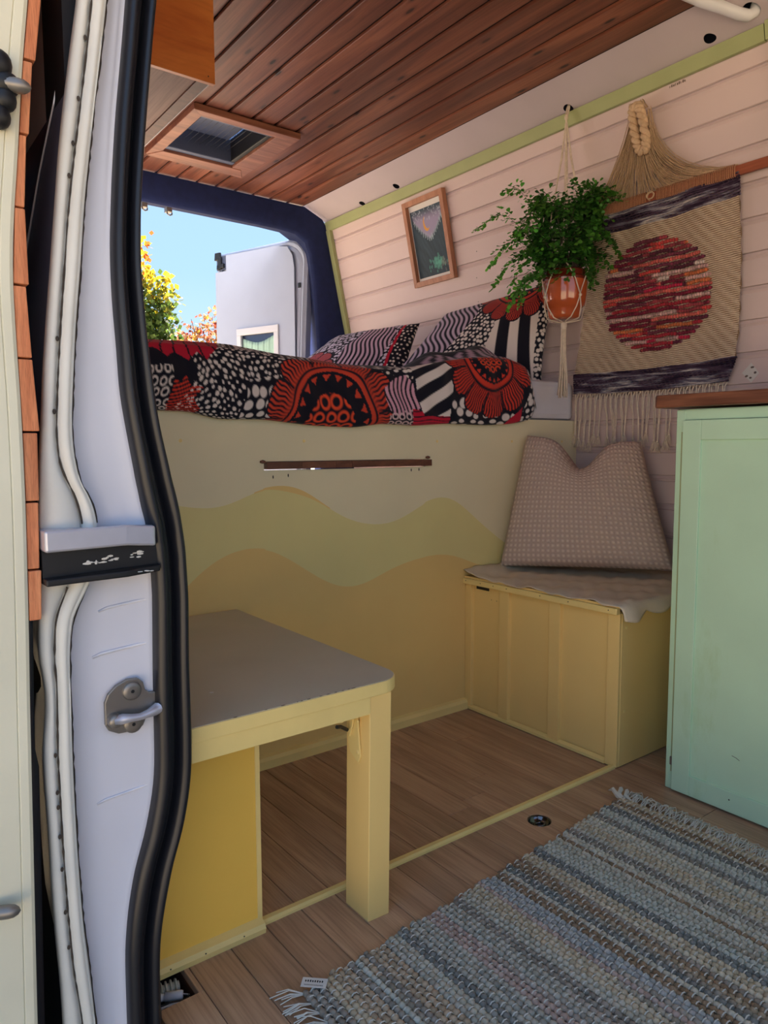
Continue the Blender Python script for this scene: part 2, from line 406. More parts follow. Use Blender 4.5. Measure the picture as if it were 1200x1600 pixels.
# ceiling boards, each a part, with the hatch cut out
ceiling = MB(); HXa, HXb, HYa, HYb = -2.795, -2.44, 1.071, 1.341
for x0, x1, y0, y1 in ((-3.14, HXa, .22, 1.93), (HXb, 1.02, .22, 1.93), (HXa, HXb, .22, HYa), (HXa, HXb, HYb, 1.93)): ceiling.box(x0, x1, y0, y1, 2.006, 2.06)
ceiling = struct(ceiling.build('ceiling', M['darkgap']))
def ceil_board(x0, x1, y0, y1):
    z = 1.995
    prof = [(y0 + .0004, z + .008), (y0 + .0015, z + .0008), (y0 + .003, z), (y1 - .0140, z), (y1 - .0125, z + .007), (y1 - .0030, z + .008), (y1, z + .011)]
    MB().grid(np.array([[(x, y, zz) for y, zz in prof] for x in (x1, x0)])).build('ceiling_board', M['ceil'], ceiling)
ys = [1.341 - .0895 * k for k in range(1, 13)][::-1] + [1.341 + .0895 * k for k in range(0, 6)]
for y0 in ys:
    if y0 < .30: continue
    y1 = y0 + .0895
    if y1 > HYa + .01 and y0 < HYb - .01:
        ceil_board(-3.1, HXa, y0, y1); ceil_board(HXb, -1.2 - .3 * rr.random(), y0, y1) if False else ceil_board(HXb, 1.0, y0, y1)
    else: ceil_board(-3.1, 1.0, y0, y1)

# far skin of the body, near wall, front bulkhead, rear header (close the van)
struct(box('wall_left', -3.14, -1.105, .262, .372, -.2, 2.06, M['cove']))
# front end: dash-height partition and pillars, unseen; opening above added to let daylight in
o = MB().box(1.0, 1.06, .22, 2.27, -.2, .80).box(1.0, 1.06, .22, 2.27, 1.86, 2.06).box(1.0, 1.06, .22, .42, .80, 1.86).box(1.0, 1.06, 2.02, 2.27, .80, 1.86); struct(o.build('wall_front', M['cove']))
o = MB().box(.32, 1.0, .22, .37, -.2, 2.06).box(-1.105, .32, .22, .37, 1.86, 2.06); struct(o.build('trim_6', M['bodywhite']))
struct(box('trim_7', -3.2, -3.12, .22, 2.27, 1.995, 2.10, M['bodywhite']))
# rear opening lined in navy carpet
inner = [(.56, -.2), (.56, 1.0), (.56, 1.75), (.60, 1.84), (.70, 1.872), (1.0, 1.878), (1.4, 1.878), (1.74, 1.876), (1.84, 1.868), (1.895, 1.835), (1.920, 1.77), (1.935, 1.65), (1.950, 1.45), (1.963, 1.25), (1.97, .9), (1.975, -.2)]
outer = [(.37, -.2), (.37, 1.0), (.37, 1.75), (.37, 1.90), (.50, 1.993), (1.0, 1.993), (1.4, 1.993), (1.74, 1.993), (1.875, 1.993), (1.975, 1.952), (2.005, 1.91), (2.055, 1.70), (2.10, 1.50), (2.13, 1.25), (2.153, .9), (2.153, -.2)]
V = []
for (a, b_), (c, d) in zip(inner, outer):
    row = [(-3.30, a + (c - a) * .42, b_ + (d - b_) * .42), (-3.17, a + (c - a) * .24, b_ + (d - b_) * .24)]
    for t, dx in ((.04, -3.13), (.0, -3.118), (.10, -3.104), (.35, -3.095), (.7, -3.088), (1.0, -3.086)): row.append((dx, a + (c - a) * t, b_ + (d - b_) * t))
    V.append(row)
win = struct(MB().grid(np.array(V)).build('window_1', M['navy'], smooth=True))
for yy in (1.118, 1.225):
    mb = MB(); mb.box(-3.16, -3.13, yy - .012, yy + .012, 1.862, 1.880); mb.tube([(-3.14, yy - .009, 1.868), (-3.135, yy - .008, 1.852), (-3.13, yy, 1.846), (-3.13, yy + .010, 1.850), (-3.135, yy + .012, 1.860)], .003, 6)
    mb.build('curtain_clip', M['dullsteel'], win)

# ================================================================ SLIDING DOOR OPENING (left of the picture)
JC={'A':[(1.3728,0.2143),(1.2986,0.2049),(1.2249,0.1982),(1.1635,0.1928),(1.1305,0.1885),(1.0763,0.1848),(1.039,0.1831),(1.0019,0.1842),(0.9568,0.1843),(0.9265,0.1857),(0.8691,0.186),(0.7836,0.1858),(0.7245,0.1847),(0.6368,0.183),(0.5317,0.1799),(0.3659,0.1764),(0.1084,0.1706)],'B':[(1.3776,0.2284),(1.3021,0.2168),(1.2276,0.2087),(1.1528,0.2013),(1.0783,0.198),(1.0411,0.1992),(1.0035,0.2004),(0.9579,0.2005),(0.9273,0.2013),(0.8692,0.2032),(0.7828,0.2017),(0.7231,0.2006),(0.6348,0.1968)],'C':[(1.3934,0.2738),(1.3348,0.2641),(1.2765,0.2551),(1.2184,0.2469),(1.1608,0.2408),(1.0873,0.2327),(1.0058,0.2235),(0.9474,0.2174),(0.8889,0.2127),(0.83,0.2077),(0.7708,0.2041),(0.6644,0.1996),(0.5777,0.1959),(0.5703,0.2),(0.5324,0.203),(0.5099,0.2028),(0.467,0.1964),(0.4334,0.1958),(0.3524,0.1985),(0.2716,0.199),(0.2,0.2015),(0.1388,0.2046),(0.0903,0.2058)],'D':[(1.399,0.2898),(1.3506,0.2834),(1.2815,0.2732),(1.2226,0.2641),(1.1833,0.258),(1.1246,0.2505),(1.0856,0.2467),(1.0073,0.2383),(0.9287,0.2313),(0.8695,0.2274),(0.8296,0.2295),(0.8094,0.2371),(0.7887,0.247),(0.7555,0.2543),(0.7266,0.2539),(0.6862,0.243),(0.6561,0.2255),(0.6294,0.2161),(0.5744,0.213),(0.5515,0.2151),(0.4846,0.2132),(0.4399,0.2121),(0.4166,0.2127),(0.336,0.2133),(0.241,0.2158),(0.1559,0.2197),(0.0788,0.228)],'E':[(1.4057,0.3093),(1.3463,0.3009),(1.2769,0.2898),(1.2271,0.2833),(1.1581,0.2737),(1.0887,0.2672),(1.0196,0.2591),(0.9997,0.2568),(0.9097,0.2495),(0.8696,0.2471),(0.8398,0.249),(0.8089,0.2532),(0.7753,0.2701),(0.7433,0.2745),(0.7166,0.2735),(0.6845,0.2659),(0.6677,0.2588),(0.6365,0.241),(0.6041,0.2343),(0.5598,0.2325),(0.48,0.2317),(0.4111,0.2313),(0.3295,0.2321),(0.2213,0.2352),(0.1458,0.2414),(0.0695,0.246)],'F':[(1.4141,0.3333),(1.3543,0.3264),(1.274,0.3163),(1.1941,0.3087),(1.1141,0.3034),(1.0742,0.3028),(1.0341,0.3037),(0.9735,0.3073),(0.9226,0.3088),(0.8812,0.3148),(0.828,0.3231),(0.7633,0.3338),(0.7518,0.3377),(0.7043,0.3423),(0.6457,0.344),(0.5258,0.341),(0.4042,0.3398),(0.3682,0.336),(0.3098,0.3232),(0.266,0.3075),(0.208,0.2958),(0.1488,0.2893),(0.0476,0.2885)],'G':[(1.4274,0.3716),(1.3765,0.3649),(1.2947,0.3555),(1.2331,0.3485),(1.161,0.3419),(1.0899,0.3395),(1.0491,0.3415),(0.9972,0.3449),(0.9346,0.3515),(0.8818,0.3577),(0.8272,0.3693),(0.765,0.3829),(0.7125,0.3897),(0.6394,0.3923),(0.5409,0.3904),(0.4402,0.3914),(0.3901,0.39),(0.3533,0.3851),(0.3056,0.375),(0.2595,0.3585),(0.1889,0.3422),(0.1527,0.3365),(0.1025,0.3339),(0.0244,0.3333)]}
def jy(k, z):
    a = sorted(JC[k]); zs_ = [p[0] for p in a]; ys_ = [p[1] for p in a]
    if z > zs_[-1]: s = (ys_[-1] - ys_[-4]) / (zs_[-1] - zs_[-4]); return ys_[-1] + s * (z - zs_[-1])
    return float(np.interp(z, zs_, ys_))
def smooth_tab(k, zz):
    y = np.array([jy(k, z) for z in zz]); q = np.convolve(np.pad(y, 2, mode='edge'), [.1, .22, .36, .22, .1], 'valid'); return q
ZZ = np.concatenate([np.linspace(-.28, .62, 64), np.linspace(.632, .80, 24), np.linspace(.81, 1.62, 60)])
cC, cD, cE, cF, cG = (smooth_tab(k, ZZ) for k in 'CDEFG')
V = []
for i, z in enumerate(ZZ):
    c, d, e, f = cC[i], cD[i], cE[i], cF[i]; m = (d + e) / 2
    V.append([(-1.105, c + .014, z), (-1.0, c + .010, z), (-.993, c + .0005, z), (-.982, c + .003, z), (-.978, (c + d) / 2, z), (-.979, d - .003, z), (-.986, d, z), (-.974, d + .002, z),
              (-.970, d + .006, z), (-.968, m, z), (-.969, m + .003, z), (-.971, m + .0045, z), (-.9685, m + .006, z), (-.970, e - .004, z), (-.976, e - .0015, z), (-.990, e, z), (-.992, e + .004, z), (-.989, e + (f - e) * .35, z), (-.986, e + (f - e) * .6, z),
              (-.985, e + (f - e) * .8, z), (-.982, f - .006, z), (-.980, f + .004, z), (-1.0, f + .02, z)])
jamb = struct(MB().grid(np.array(V)[:, ::-1]).build('door_1', M['bodywhite'], smooth=True))
jamb.data.materials.append(M['bodycream'])
nv = 22
mi = np.zeros(len(jamb.data.polygons), np.int32)
for i in range(len(mi)):
    j = i % nv
    if j >= 8: mi[i] = 1        # flange and welded lip carry old, yellowed paint
jamb.data.polygons.foreach_set('material_index', mi)
o = MB(); o.box(-1.105, -1.005, .262, .345, -.28, 1.9); o.build('pillar_light_block', M['darkgap'], jamb)  # unseen dark box added behind the seal to stop a light leak
# pressed ribs in the jamb sheet
for z0, t in ((.636, .002), (.372, .0018), (.575, .0022)):
    i = int(np.argmin(abs(ZZ - z0))); y0 = cE[i] + .03; y1 = cF[i] - .008
    MB().tube([(-.990, y0, z0 - .004), (-.987, y0 + .01, z0), (-.985, (y0 + y1) / 2, z0 + .003), (-.984, y1, z0 + .006)], t, 6).build('pressed_rib', M['bodywhite'], jamb, smooth=True)
# dark sealant lines
for zr in ((-.28, .672), (.752, 1.62)):
    for k, xx, rad in (('D', -.977, .0011), ('E', -.981, .0016)):
        zz = np.linspace(zr[0], zr[1], 110); yy = smooth_tab(k, zz)
        j = random.Random(5); r_ = [rad * (.55 + .9 * j.random()) for _ in zz]
        MB().tube([(xx, y, z) for y, z in zip(yy, zz)], np.array(r_), 5).build('sealant_line', M['caulk'], jamb, smooth=True)
for zc in (1.355, 1.28, 1.225, 1.185, .985, .895, .455, .405, .385, .345, .30, .24, .19):
    y = jy('D', zc) - .003; MB().ball((-.9765, y, zc), (.001, .0022, .0035), 8).build('sealant_blob', M['caulk'], jamb)
# moulded rubber door seal: outer lip, channel, inner bulb
V = []
for i, z in enumerate(ZZ):
    f, g = cF[i], cG[i]; wd = g - f; row = []
    for t, dx in ((-.02, -.004), (0, .008), (.08, .017), (.2, .021), (.3, .019), (.36, .012), (.42, .013), (.47, .008), (.52, -.004), (.56, -.004), (.60, .004), (.66, .014), (.76, .021), (.86, .021), (.95, .012), (1.0, -.004), (1.0, -.03), (.6, -.04)):
        row.append((-.978 + dx * .9, f + wd * t, z))
    V.append(row)
MB().grid(np.array(V)[:, ::-1]).build('rubber_seal', M['seal'], jamb, smooth=True)
# centre roller track of the sliding door
tr = thing('roller_track', (-.97, .27, .68), 'silver topped black sliding door roller track across the door pillar', 'track')
mb = MB(); mb.prism([(-.985, .2015, .722), (-.944, .2015, .722), (-.944, .30, .7235), (-.947, .3385, .7195), (-.970, .345, .718), (-.985, .345, .718)], (0, 0, .027)); o = mb.build('rail_top', M['steel'], tr, bevel=.003); fix_normals(o)
mb = MB().box(-1.0, -.9635, .2015, .3455, .688, .722); mb.build('track_channel', M['black'], tr)
mb = MB(); mb.prism([(-.985, .2015, .680), (-.946, .2015, .680), (-.944, .30, .682), (-.950, .345, .6845), (-.985, .346, .685)], (0, 0, .0085)); o = mb.build('track_lower_lip', M['black'], tr, bevel=.002); fix_normals(o)
j = random.Random(4)
mb = MB()
for k in range(26):
    y = .252 + .078 * j.random(); z = .6995 + .008 * j.random() + (y - .25) * .06; mb.ball((-.9635, y, z), (.0008, .001 + .005 * j.random(), .0006 + .0012 * j.random()), 6)
for k in range(16):
    y = .262 + .07 * j.random(); mb.ball((-.9465, y, .6865 + .0015 * j.random()), (.0015, .0015 + .003 * j.random(), .0007), 6)
mb.build('worn_paint', M['paper'], tr)['kind'] = 'stuff'
# latch striker
st = thing('door_striker', (-.98, .31, .465), 'grey steel door striker plate bolted low on the white door pillar', 'latch')
pl_ = [(.3435, .512), (.333, .513), (.3275, .518), (.325, .529), (.318, .536), (.303, .537), (.288, .531), (.277, .521), (.2725, .510), (.2725, .480), (.277, .471), (.290, .464), (.313, .463), (.323, .468), (.327, .477), (.3435, .480)]
mb = MB(); mb.prism([(-.981, y, z) for y, z in pl_], (.006, 0, 0)); o = mb.build('striker_plate', M['dullsteel'], st, bevel=.0015); fix_normals(o)
for yy, zz in ((.309, .520), (.309, .474)):
    b_ = MB().lathe([(0, .005), (.006, .005), (.0110, .0045), (.0125, .003), (.013, 0)], (-.976, yy, zz), 20, ax=(1, 0, 0)).build('bolt', M['dullsteel'], st, smooth=True)
    MB().lathe([(0, .0056), (.0022, .0056), (.0028, .0048)], (-.976, yy, zz), 6, ax=(1, 0, 0)).build('bolt_socket', M['black'], b_)
mb = MB(); path = [(-.966, .283, .487), (-.962, .292, .4885), (-.960, .303, .488), (-.960, .314, .487), (-.961, .325, .4885), (-.963, .334, .490), (-.968, .341, .4905)]
mb.tube(path, np.array([.0066, .0070, .0052, .0047, .0055, .0075, .008]), 10); o = mb.build('striker_bar', M['steel'], st, smooth=True)
MB().lathe([(0, .015), (.006, .015), (.0085, .0135), (.0095, .010), (.0095, 0)], (-.976, .2835, .486), 20, ax=(1, 0, 0)).build('bar_pivot', M['dullsteel'], st, smooth=True)

# body side behind the open door: trim strip, then dark side window
Hl = [(1.62, -.89), (1.345, -.95), (1.297, -.962), (1.234, -1.0), (1.105, -1.074), (1.028, -1.126), (.773, -1.198), (.66, -1.21)]
hz = sorted(Hl)
zz = np.linspace(.66, 1.62, 40)
V = [[(-.997, jy('C', z) + .004, z), (float(np.interp(z, [a for a, b in hz], [b for a, b in hz])) - .10, jy('C', z) + .004, z)] for z in zz]
sw = thing('side_window', (-1.6, .22, .66), 'dark tinted side window of the van seen in the gap behind the sliding door', 'window')
struct_strip = MB().grid(np.array(V)).build('grey_trim_strip', M['skin'], sw, solid=.002)
V = [[(v[1][0] + .003, v[1][1], v[1][2]), (-2.9, v[1][1] + .005, v[1][2])] for v in V]
MB().grid(np.array(V)).build('pane', M['glassdark'], sw, smooth=True)
MB().tube([(v[0][0], v[0][1] - .002, v[0][2]) for v in V], .0015, 5).build('bright_edge_strip', M['steel'], sw)
struct(box('trim_8', -3.0, -1.02, .215, .26, -.3, .68, M['darkgap']))

# the open sliding door, seen end on
sdr = thing('sliding_door', (-1.5, .15, -.25), 'cream edged open sliding door clad inside with stacked wooden boards', 'door')
zz = np.linspace(-.28, 1.62, 90); ya = smooth_tab('A', zz); V = []
for y, z in zip(ya, zz):
    V.append([(-.965, .02, z), (-.962, y - .0155, z), (-.9635, y - .0145, z), (-.962, y - .013, z), (-.9615, y - .004, z), (-.9635, y, z), (-.98, y + .001, z), (-2.2, y + .001, z), (-2.2, .02, z)])
o = MB().grid(np.array(V), closev=True).build('door_frame', M['doorcream'], sdr, smooth=False)
brk = [1.66, 1.558, 1.468, 1.384, 1.303, 1.218, 1.133, 1.043, .957, .869, .784, .700, .636]
for k in range(len(brk) - 1):
    z1, z0 = brk[k] - .0012, brk[k + 1] + .0012; sh = (-.0008, .001, -.0004, .0012, 0)[k % 5]
    ya0, ya1, yb0, yb1 = jy('A', z0), jy('A', z1), jy('B', z0), jy('B', z1)
    if z0 > .86: yb0 += .0012; yb1 -= .0006
    zm = [z0, (z0 + z1) / 2, z1]
    V = []
    for t in (0, .5, 1):
        z = z0 + (z1 - z0) * t; a = ya0 + (ya1 - ya0) * t + .0012; b_ = yb0 + (yb1 - yb0) * t + sh
        V.append([(-.9655 + sh, a, z), (-.9655 + sh, b_, z), (-1.95, b_, z), (-1.95, a, z)])
    mb = MB().grid(np.array(V), closev=True); mb.f += [(0, 1, 2, 3), (11, 10, 9, 8)]; mb.m += [0, 0]
    o = mb.build('cladding_board', M['clad'], sdr, bevel=.0012); fix_normals(o)
zz = np.linspace(-.28, .636, 40)
V = [[(-.972, jy('A', z) + .0005, z), (-.970, jy('A', z) + .006 + .004 * (z < .45), z), (-1.4, jy('A', z) + .008 + .004 * (z < .45), z)] for z in zz]
MB().grid(np.array(V)).build('edge_gasket', M['seal'], sdr, smooth=True)
# guide pins on the door edge
for k, (yc, zc, big) in enumerate(((.200, 1.262, 1), (.146, .287, 0))):
    gp = MB(); ax = Vector((.35, .93, -.06))
    gp.lathe([(.0085, -.03), (.0085, 0), (.0075, .006), (.0045, .011), (.0, .0135)], (-.945, yc - .004, zc), 16, ax=ax)
    gp.build('guide_pin', M['dullsteel'], sdr, smooth=True)
    if big:
        for (dy, dz, ry, rz) in ((-.022, .022, .014, .016), (-.016, .002, .016, .014), (-.018, -.016, .013, .014), (-.024, -.036, .012, .014)):
            MB().ball((-.953, yc + dy, zc + dz), (.012, ry, rz), 16).build('hinge_knuckle', M['black'], sdr, smooth=True)

# ================================================================ FURNITURE
XP = -1.68
# bed platform with a painted hill landscape on its front panel
bed = thing('bed_platform', (-1.70, 1.2, 0), 'painted raised bed platform with yellow hill waves and a long slot', 'bed base')
W1 = [(.37, .735), (.60, .722), (.673, .707), (.708, .699), (.759, .696), (.811, .711), (.865, .738), (.912, .749), (.969, .749), (1.018, .730), (1.079, .684), (1.153, .643), (1.231, .624), (1.301, .623), (1.374, .647), (1.437, .684), (1.502, .701), (1.570, .680), (1.655, .613), (1.79, .522), (1.9, .47), (2.153, .45)]
W2 = [(.37, .30), (.60, .44), (.684, .524), (.738, .563), (.79, .587), (.853, .595), (.908, .583), (.975, .543), (1.035, .500), (1.097, .464), (1.151, .448), (1.218, .457), (1.301, .491), (1.399, .510), (1.49, .518), (1.557, .507), (1.671, .461), (1.8, .43), (2.153, .42)]
def smooth_curve(pts, yy):
    a = np.interp(yy, [p[0] for p in pts], [p[1] for p in pts]); 
    for _ in range(3): a = np.convolve(np.pad(a, 3, mode='edge'), np.ones(7) / 7, 'valid')
    return a
yy = np.unique(np.round(np.concatenate([np.linspace(.372, 2.153, 170), [.889, 1.432]]), 4))
w1 = smooth_curve(W1, yy); w2 = smooth_curve(W2, yy); sa, sb = .789, .8125
mb = MB()
for i in range(len(yy) - 1):
    a, b_ = yy[i], yy[i + 1]; sl_ = a >= .8885 and b_ <= 1.4325
    tops = [(0, 0, w2[i], w2[i + 1], 2), (w2[i], w2[i + 1], w1[i], w1[i + 1], 1)]
    if sl_: tops += [(w1[i], w1[i + 1], sa, sa, 0), (sb, sb, .940, .940, 0)]
    else: tops += [(w1[i], w1[i + 1], .940, .940, 0)]
    for z0, z0b, z1, z1b, mi_ in tops: mb.add([(XP, a, z0), (XP, b_, z0b), (XP, b_, z1b), (XP, a, z1)], [(0, 1, 2, 3)], mi_)
mb.build('front_panel', [M['cream_yellow'], M['green_yellow'], M['ochre']], bed, solid=.012)
# thin second coat visible along the crest of the upper hill
yk = np.linspace(.86, 1.09, 40); wk = smooth_curve(W1, yk)
wk = np.interp(yk, yy, w1)
V = [[(XP + .0004, y, z - .0015 - .012 * math.sin((y - .86) / .23 * math.pi) ** 2), (XP + .0004, y, z + .002)] for y, z in zip(yk, wk)]
MB().grid(np.array(V)).build('crest_brushmark', M['ochre'], bed)
box('slatted_top', -3.08, XP - .012, .38, 2.15, .90, .938, M['plyraw'], bed)
for y in (.668, 1.010, 1.483, 1.815, 2.072):
    MB().lathe([(0, .0006), (.004, .0006), (.0045, 0)], (XP, y, .8655), 12, ax=(1, 0, 0)).build('screw_head', M['yellow_trim'], bed)
for y, z in ((.915, .772), (.96, .775), (1.38, .780), (1.41, .781)):
    mb = MB(); mb.ball((XP + .0003, y, z), (.0012, .002, .005), 6); mb.build('scuff_mark', M['caulk'], bed)
mb = MB(); mb.prism([(XP, .56, 0), (XP + .016, .56, 0), (XP + .016, .56, .022), (XP + .010, .56, .030), (XP, .56, .034)], (0, 1.045, 0)); o = mb.build('bottom_moulding', M['yellow_trim'], bed); fix_normals(o)
# board stored in the slot
sb_ = MB(); jj = random.Random(2); y = .893
brd = thing('stored_table_leaf', (-1.9, 1.16, .792), 'dark laminated wood board sticking out of the slot in the painted bed front', 'board')
while y < 1.455:
    y1 = min(y + jj.uniform(.05, .11), 1.455); box('lamella', -2.2, XP + .009, y, y1 - .0006, .7925 if y1 < 1.40 else .7918, .8105, M['slotwood'], brd, .0006); y = y1
MB().ball((XP + .004, .884, .812), (.006, .009, .005), 7).build('splinter', M['slotwood'], brd)
MB().ball((XP + .004, 1.442, .817), (.005, .010, .005), 7).build('splinter', M['slotwood'], brd)

# bench box
YB = 1.605; BX1 = -1.103
bn = thing('bench_box', (-1.39, 1.88, 0), 'yellow panelled storage bench box beside the painted bed front', 'bench')
box('front_panel', XP + .001, BX1 - .006, YB + .013, YB + .020, 0.004, .418, M['yellow'], bn)
for x0, x1 in ((-1.679, -1.652), (-1.530, -1.492), (-1.336, -1.297), (-1.139, BX1)):
    box('stile', x0, x1, YB, YB + .014, .012 if x1 < BX1 - .01 else 0.002, .416, M['yellow'], bn, .0012)
mb = MB(); mb.prism([(-1.662, YB + .008, .002), (-1.662, YB - .002, .002), (-1.662, YB - .002, .010), (-1.662, YB + .008, .016)], (.522, 0, 0)); o = mb.build('bottom_rail', M['yellow_trim'], bn); fix_normals(o)
box('top_rail', -1.679, BX1 - .002, YB - .012, YB + .006, .413, .4305, M['yellow_trim'], bn, .002)
for x in (-1.665, -1.60, -1.545, -1.49, -1.36, -1.26, -1.13): MB().ball((x, YB - .0122, .423), (.0018, .0008, .0018), 6).build('nail', M['caulk'], bn)
box('vent_slot', -1.640, -1.585, YB + .0115, YB + .0128, .398, .409, M['black'], bn)
mb = MB().box(BX1 - .010, BX1 + .001, YB + .010, 2.150, .002, .414); mb.build('side_panel', M['yellow'], bn, bevel=.001)
box('lid', -1.679, BX1 + .002, YB - .004, 2.150, .4305, .4365, M['yellow'], bn)
for zz_ in (.375, .150): MB().lathe([(0, .0008), (.004, .0008), (.0045, 0)], (BX1 + .001, YB + .03, zz_), 12, ax=(1, 0, 0)).build('screw_head', M['yellow_trim'], bn)
for x in (-1.575, -1.553): MB().ball((x, YB + .0128, .372), (.0015, .0005, .0015), 6).build('nail_hole', M['caulk'], bn)

# door-side box under the table
bx = thing('low_storage_box', (-1.3, .46, 0), 'bright yellow low box under the grey topped table by the door seal', 'box')
box('front_panel', -1.113, -1.102, .372, .5545, .004, .412, M['yellow_front'], bx)
box('side_board', -1.60, -1.100, .5545, .5635, .004, .412, M['yellow_trim'], bx, .0008)
mb = MB(); mb.prism([(-1.102, .372, 0), (-1.086, .372, 0), (-1.084, .372, .010), (-1.088, .372, .017), (-1.102, .372, .022)], (0, .190, 0)); o = mb.build('base_moulding', M['yellow_trim'], bx); fix_normals(o)
for y, z in ((.39, .012), (.45, .012), (.52, .012)): MB().ball((-1.0846, y, z), (.0008, .0014, .0014), 6).build('nail', M['caulk'], bx)

# table
tb = thing('low_table', (-1.3, .6, 0), 'low yellow table with a grey top and one square front leg', 'table')
rc = .052; x0, x1, y0, y1 = -1.672, -.990, .398, .802
pts = [(x0, y0), (x1, y0)] + [(x1 - rc + rc * math.cos(t), y1 - rc + rc * math.sin(t)) for t in np.linspace(0, math.pi / 2, 10)] + [(x0 + .004, y1), (x0, y1 - .004)]
mb = MB(); mb.prism([(x, y, .4165) for x, y in pts], (0, 0, .0225)); o = mb.build('table_core', M['yellow_trim'], tb, bevel=.0012); fix_normals(o)
pin = [(x0, y0), (x1 - .0022, y0)] + [(x1 - rc + (rc - .0022) * math.cos(t), y1 - rc + (rc - .0022) * math.sin(t)) for t in np.linspace(0, math.pi / 2, 10)] + [(x0, y1 - .0022)]
mb = MB(); mb.prism([(x, y, .4388) for x, y in pin], (0, 0, .0012)); o = mb.build('grey_top_sheet', M['greytop'], tb); fix_normals(o)
jj = random.Random(6); mb = MB()
for k in range(16):
    y = jj.uniform(.44, .75); mb.ball((x1 - .0024, y, .4402), (.0008 + .001 * jj.random(), .001 + .004 * jj.random(), .0005), 5)
mb.build('edge_chips', M['caulk'], tb)['kind'] = 'stuff'
MB().ball((-1.12, .487, .4402), (.004, .004, .0004), 8).build('filled_hole', M['paper'], tb)
box('apron', -1.012, -.9925, .398, .724, .3855, .4165, M['yellow_trim'], tb, .001)
lg = MB()
def legring(z, dx): return [(-1.070 + dx, .7205, z), (-.9985 + dx, .7205, z), (-.9965 + dx, .766, z), (-1.070 + dx, .766, z)]
a, b_ = legring(0.0, 0), legring(.4165, .004); b_ = [(p[0], p[1] + .004, p[2]) for p in b_]
lg.add(a + b_, [(3, 2, 1, 0), (4, 5, 6, 7), (0, 1, 5, 4), (1, 2, 6, 5), (2, 3, 7, 6), (3, 0, 4, 7)]); lg.build('leg', M['yellow'], tb, bevel=.0015)
hg = MB()
hg.prism([(-1.028, .7185, .386), (-1.018, .7185, .300), (-1.024, .7185, .288), (-1.048, .7185, .300), (-1.056, .7185, .318), (-1.062, .7185, .386)], (0, .004, 0)); o = hg.build('hinge_plate', M['yellow_trim'], tb, bevel=.001); fix_normals(o)
hg = MB(); hg.prism([(-1.030, .714, .384), (-1.036, .714, .352), (-1.044, .714, .332), (-1.052, .714, .345), (-1.056, .714, .384)], (0, .004, 0)); o = hg.build('hinge_knuckle', M['yellow_trim'], tb, bevel=.001); fix_normals(o)
hg = MB(); hg.prism([(-1.022, .712, .386), (-1.030, .690, .366), (-1.038, .672, .368), (-1.040, .668, .376), (-1.036, .690, .386)], (-.006, 0, 0)); o = hg.build('hinge_arm', M['yellow_trim'], tb, bevel=.001); fix_normals(o)
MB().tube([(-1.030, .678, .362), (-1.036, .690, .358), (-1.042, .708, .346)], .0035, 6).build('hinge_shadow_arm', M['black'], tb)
for p in ((-1.034, .7145, .368), (-1.024, .718, .365), (-1.024, .718, .308)): MB().ball(p, (.004, .0025, .004), 8).build('rivet', M['yellow_trim'], tb, smooth=True)

# threshold strip across the floor
mb = MB(); mb.prism([(-1.122, .5635, 0), (-1.104, .5635, 0), (-1.104, .5635, .005), (-1.108, .5635, .0085), (-1.118, .5635, .0085), (-1.122, .5635, .005)], (0, 1.04, 0))
o = mb.build('trim_9', M['yellow_trim']); fix_normals(o); struct(o)

# floor fitting and cable hatch contents
ff = thing('floor_ring_fitting', (CX, CY, -.02), 'dark chrome recessed ring fitting sunk in the wood floor', 'fitting')
MB().lathe([(0, -.016), (.012, -.0155), (.020, -.012), (.0255, -.005), (.0262, -.001), (.0245, -.0035)], (CX, CY, 0), 28).build('bowl', M['chrome'], ff, smooth=True)
t = np.linspace(0, 2 * math.pi, 24, endpoint=False)
MB().tube([(CX + .004 + .012 * math.cos(a), CY - .004 + .012 * math.sin(a), -.007 + .003 * math.cos(a)) for a in t], .0028, 8, closed=True).build('ring', M['chrome'], ff, smooth=True)
MB().lathe([(0, -.007), (.006, -.0075), (.008, -.014)], (CX - .008, CY + .008, 0), 14).build('stud', M['black'], ff, smooth=True)
hs = MB(); n = 64; a = np.linspace(0, 1, n); path = np.array([(-1.175 + .115 * q + 0, .352 + .050 * q, -.030 + .004 * q) for q in a])
path = np.array([(-1.096 + .014 * q, .322 + .080 * q, -.020) for q in a])
tag(hs.tube(path, .0105 + .0022 * np.sign(np.sin(a * 2 * math.pi * 11)), 14).build('corrugated_hose', M['conduit'], smooth=False), 'ribbed grey hose inside the open floor hatch', 'hose')
cw = thing('cable_connector', (-1.07, .355, -.04), 'white cable connector with looped wires in the open floor hatch', 'connector')
MB().lathe([(0, -.03), (.0065, -.03), (.0072, -.028), (.0072, -.003), (.0055, -.003), (.0055, .003), (.0072, .003), (.0072, .028), (.006, .031), (0, .031)], (-1.068, .370, -.016), 14, ax=(.42, .9, 0)).build('plug', M['white'], cw, smooth=True)
for k in range(4):
    o_ = k * .0035
    MB().tube([(-1.055, .398, -.016), (-1.050 + o_ * .3, .405, -.016), (-1.043 + o_ * .3, .402, -.015 - o_ * .5), (-1.041, .392 - o_, -.014 - o_ * .5), (-1.047, .378 - o_, -.014 - o_ * .5), (-1.056, .350 - o_, -.018 - o_)], .0017, 6).build('wire', M['white'] if k % 3 else M['black'], cw, smooth=True)

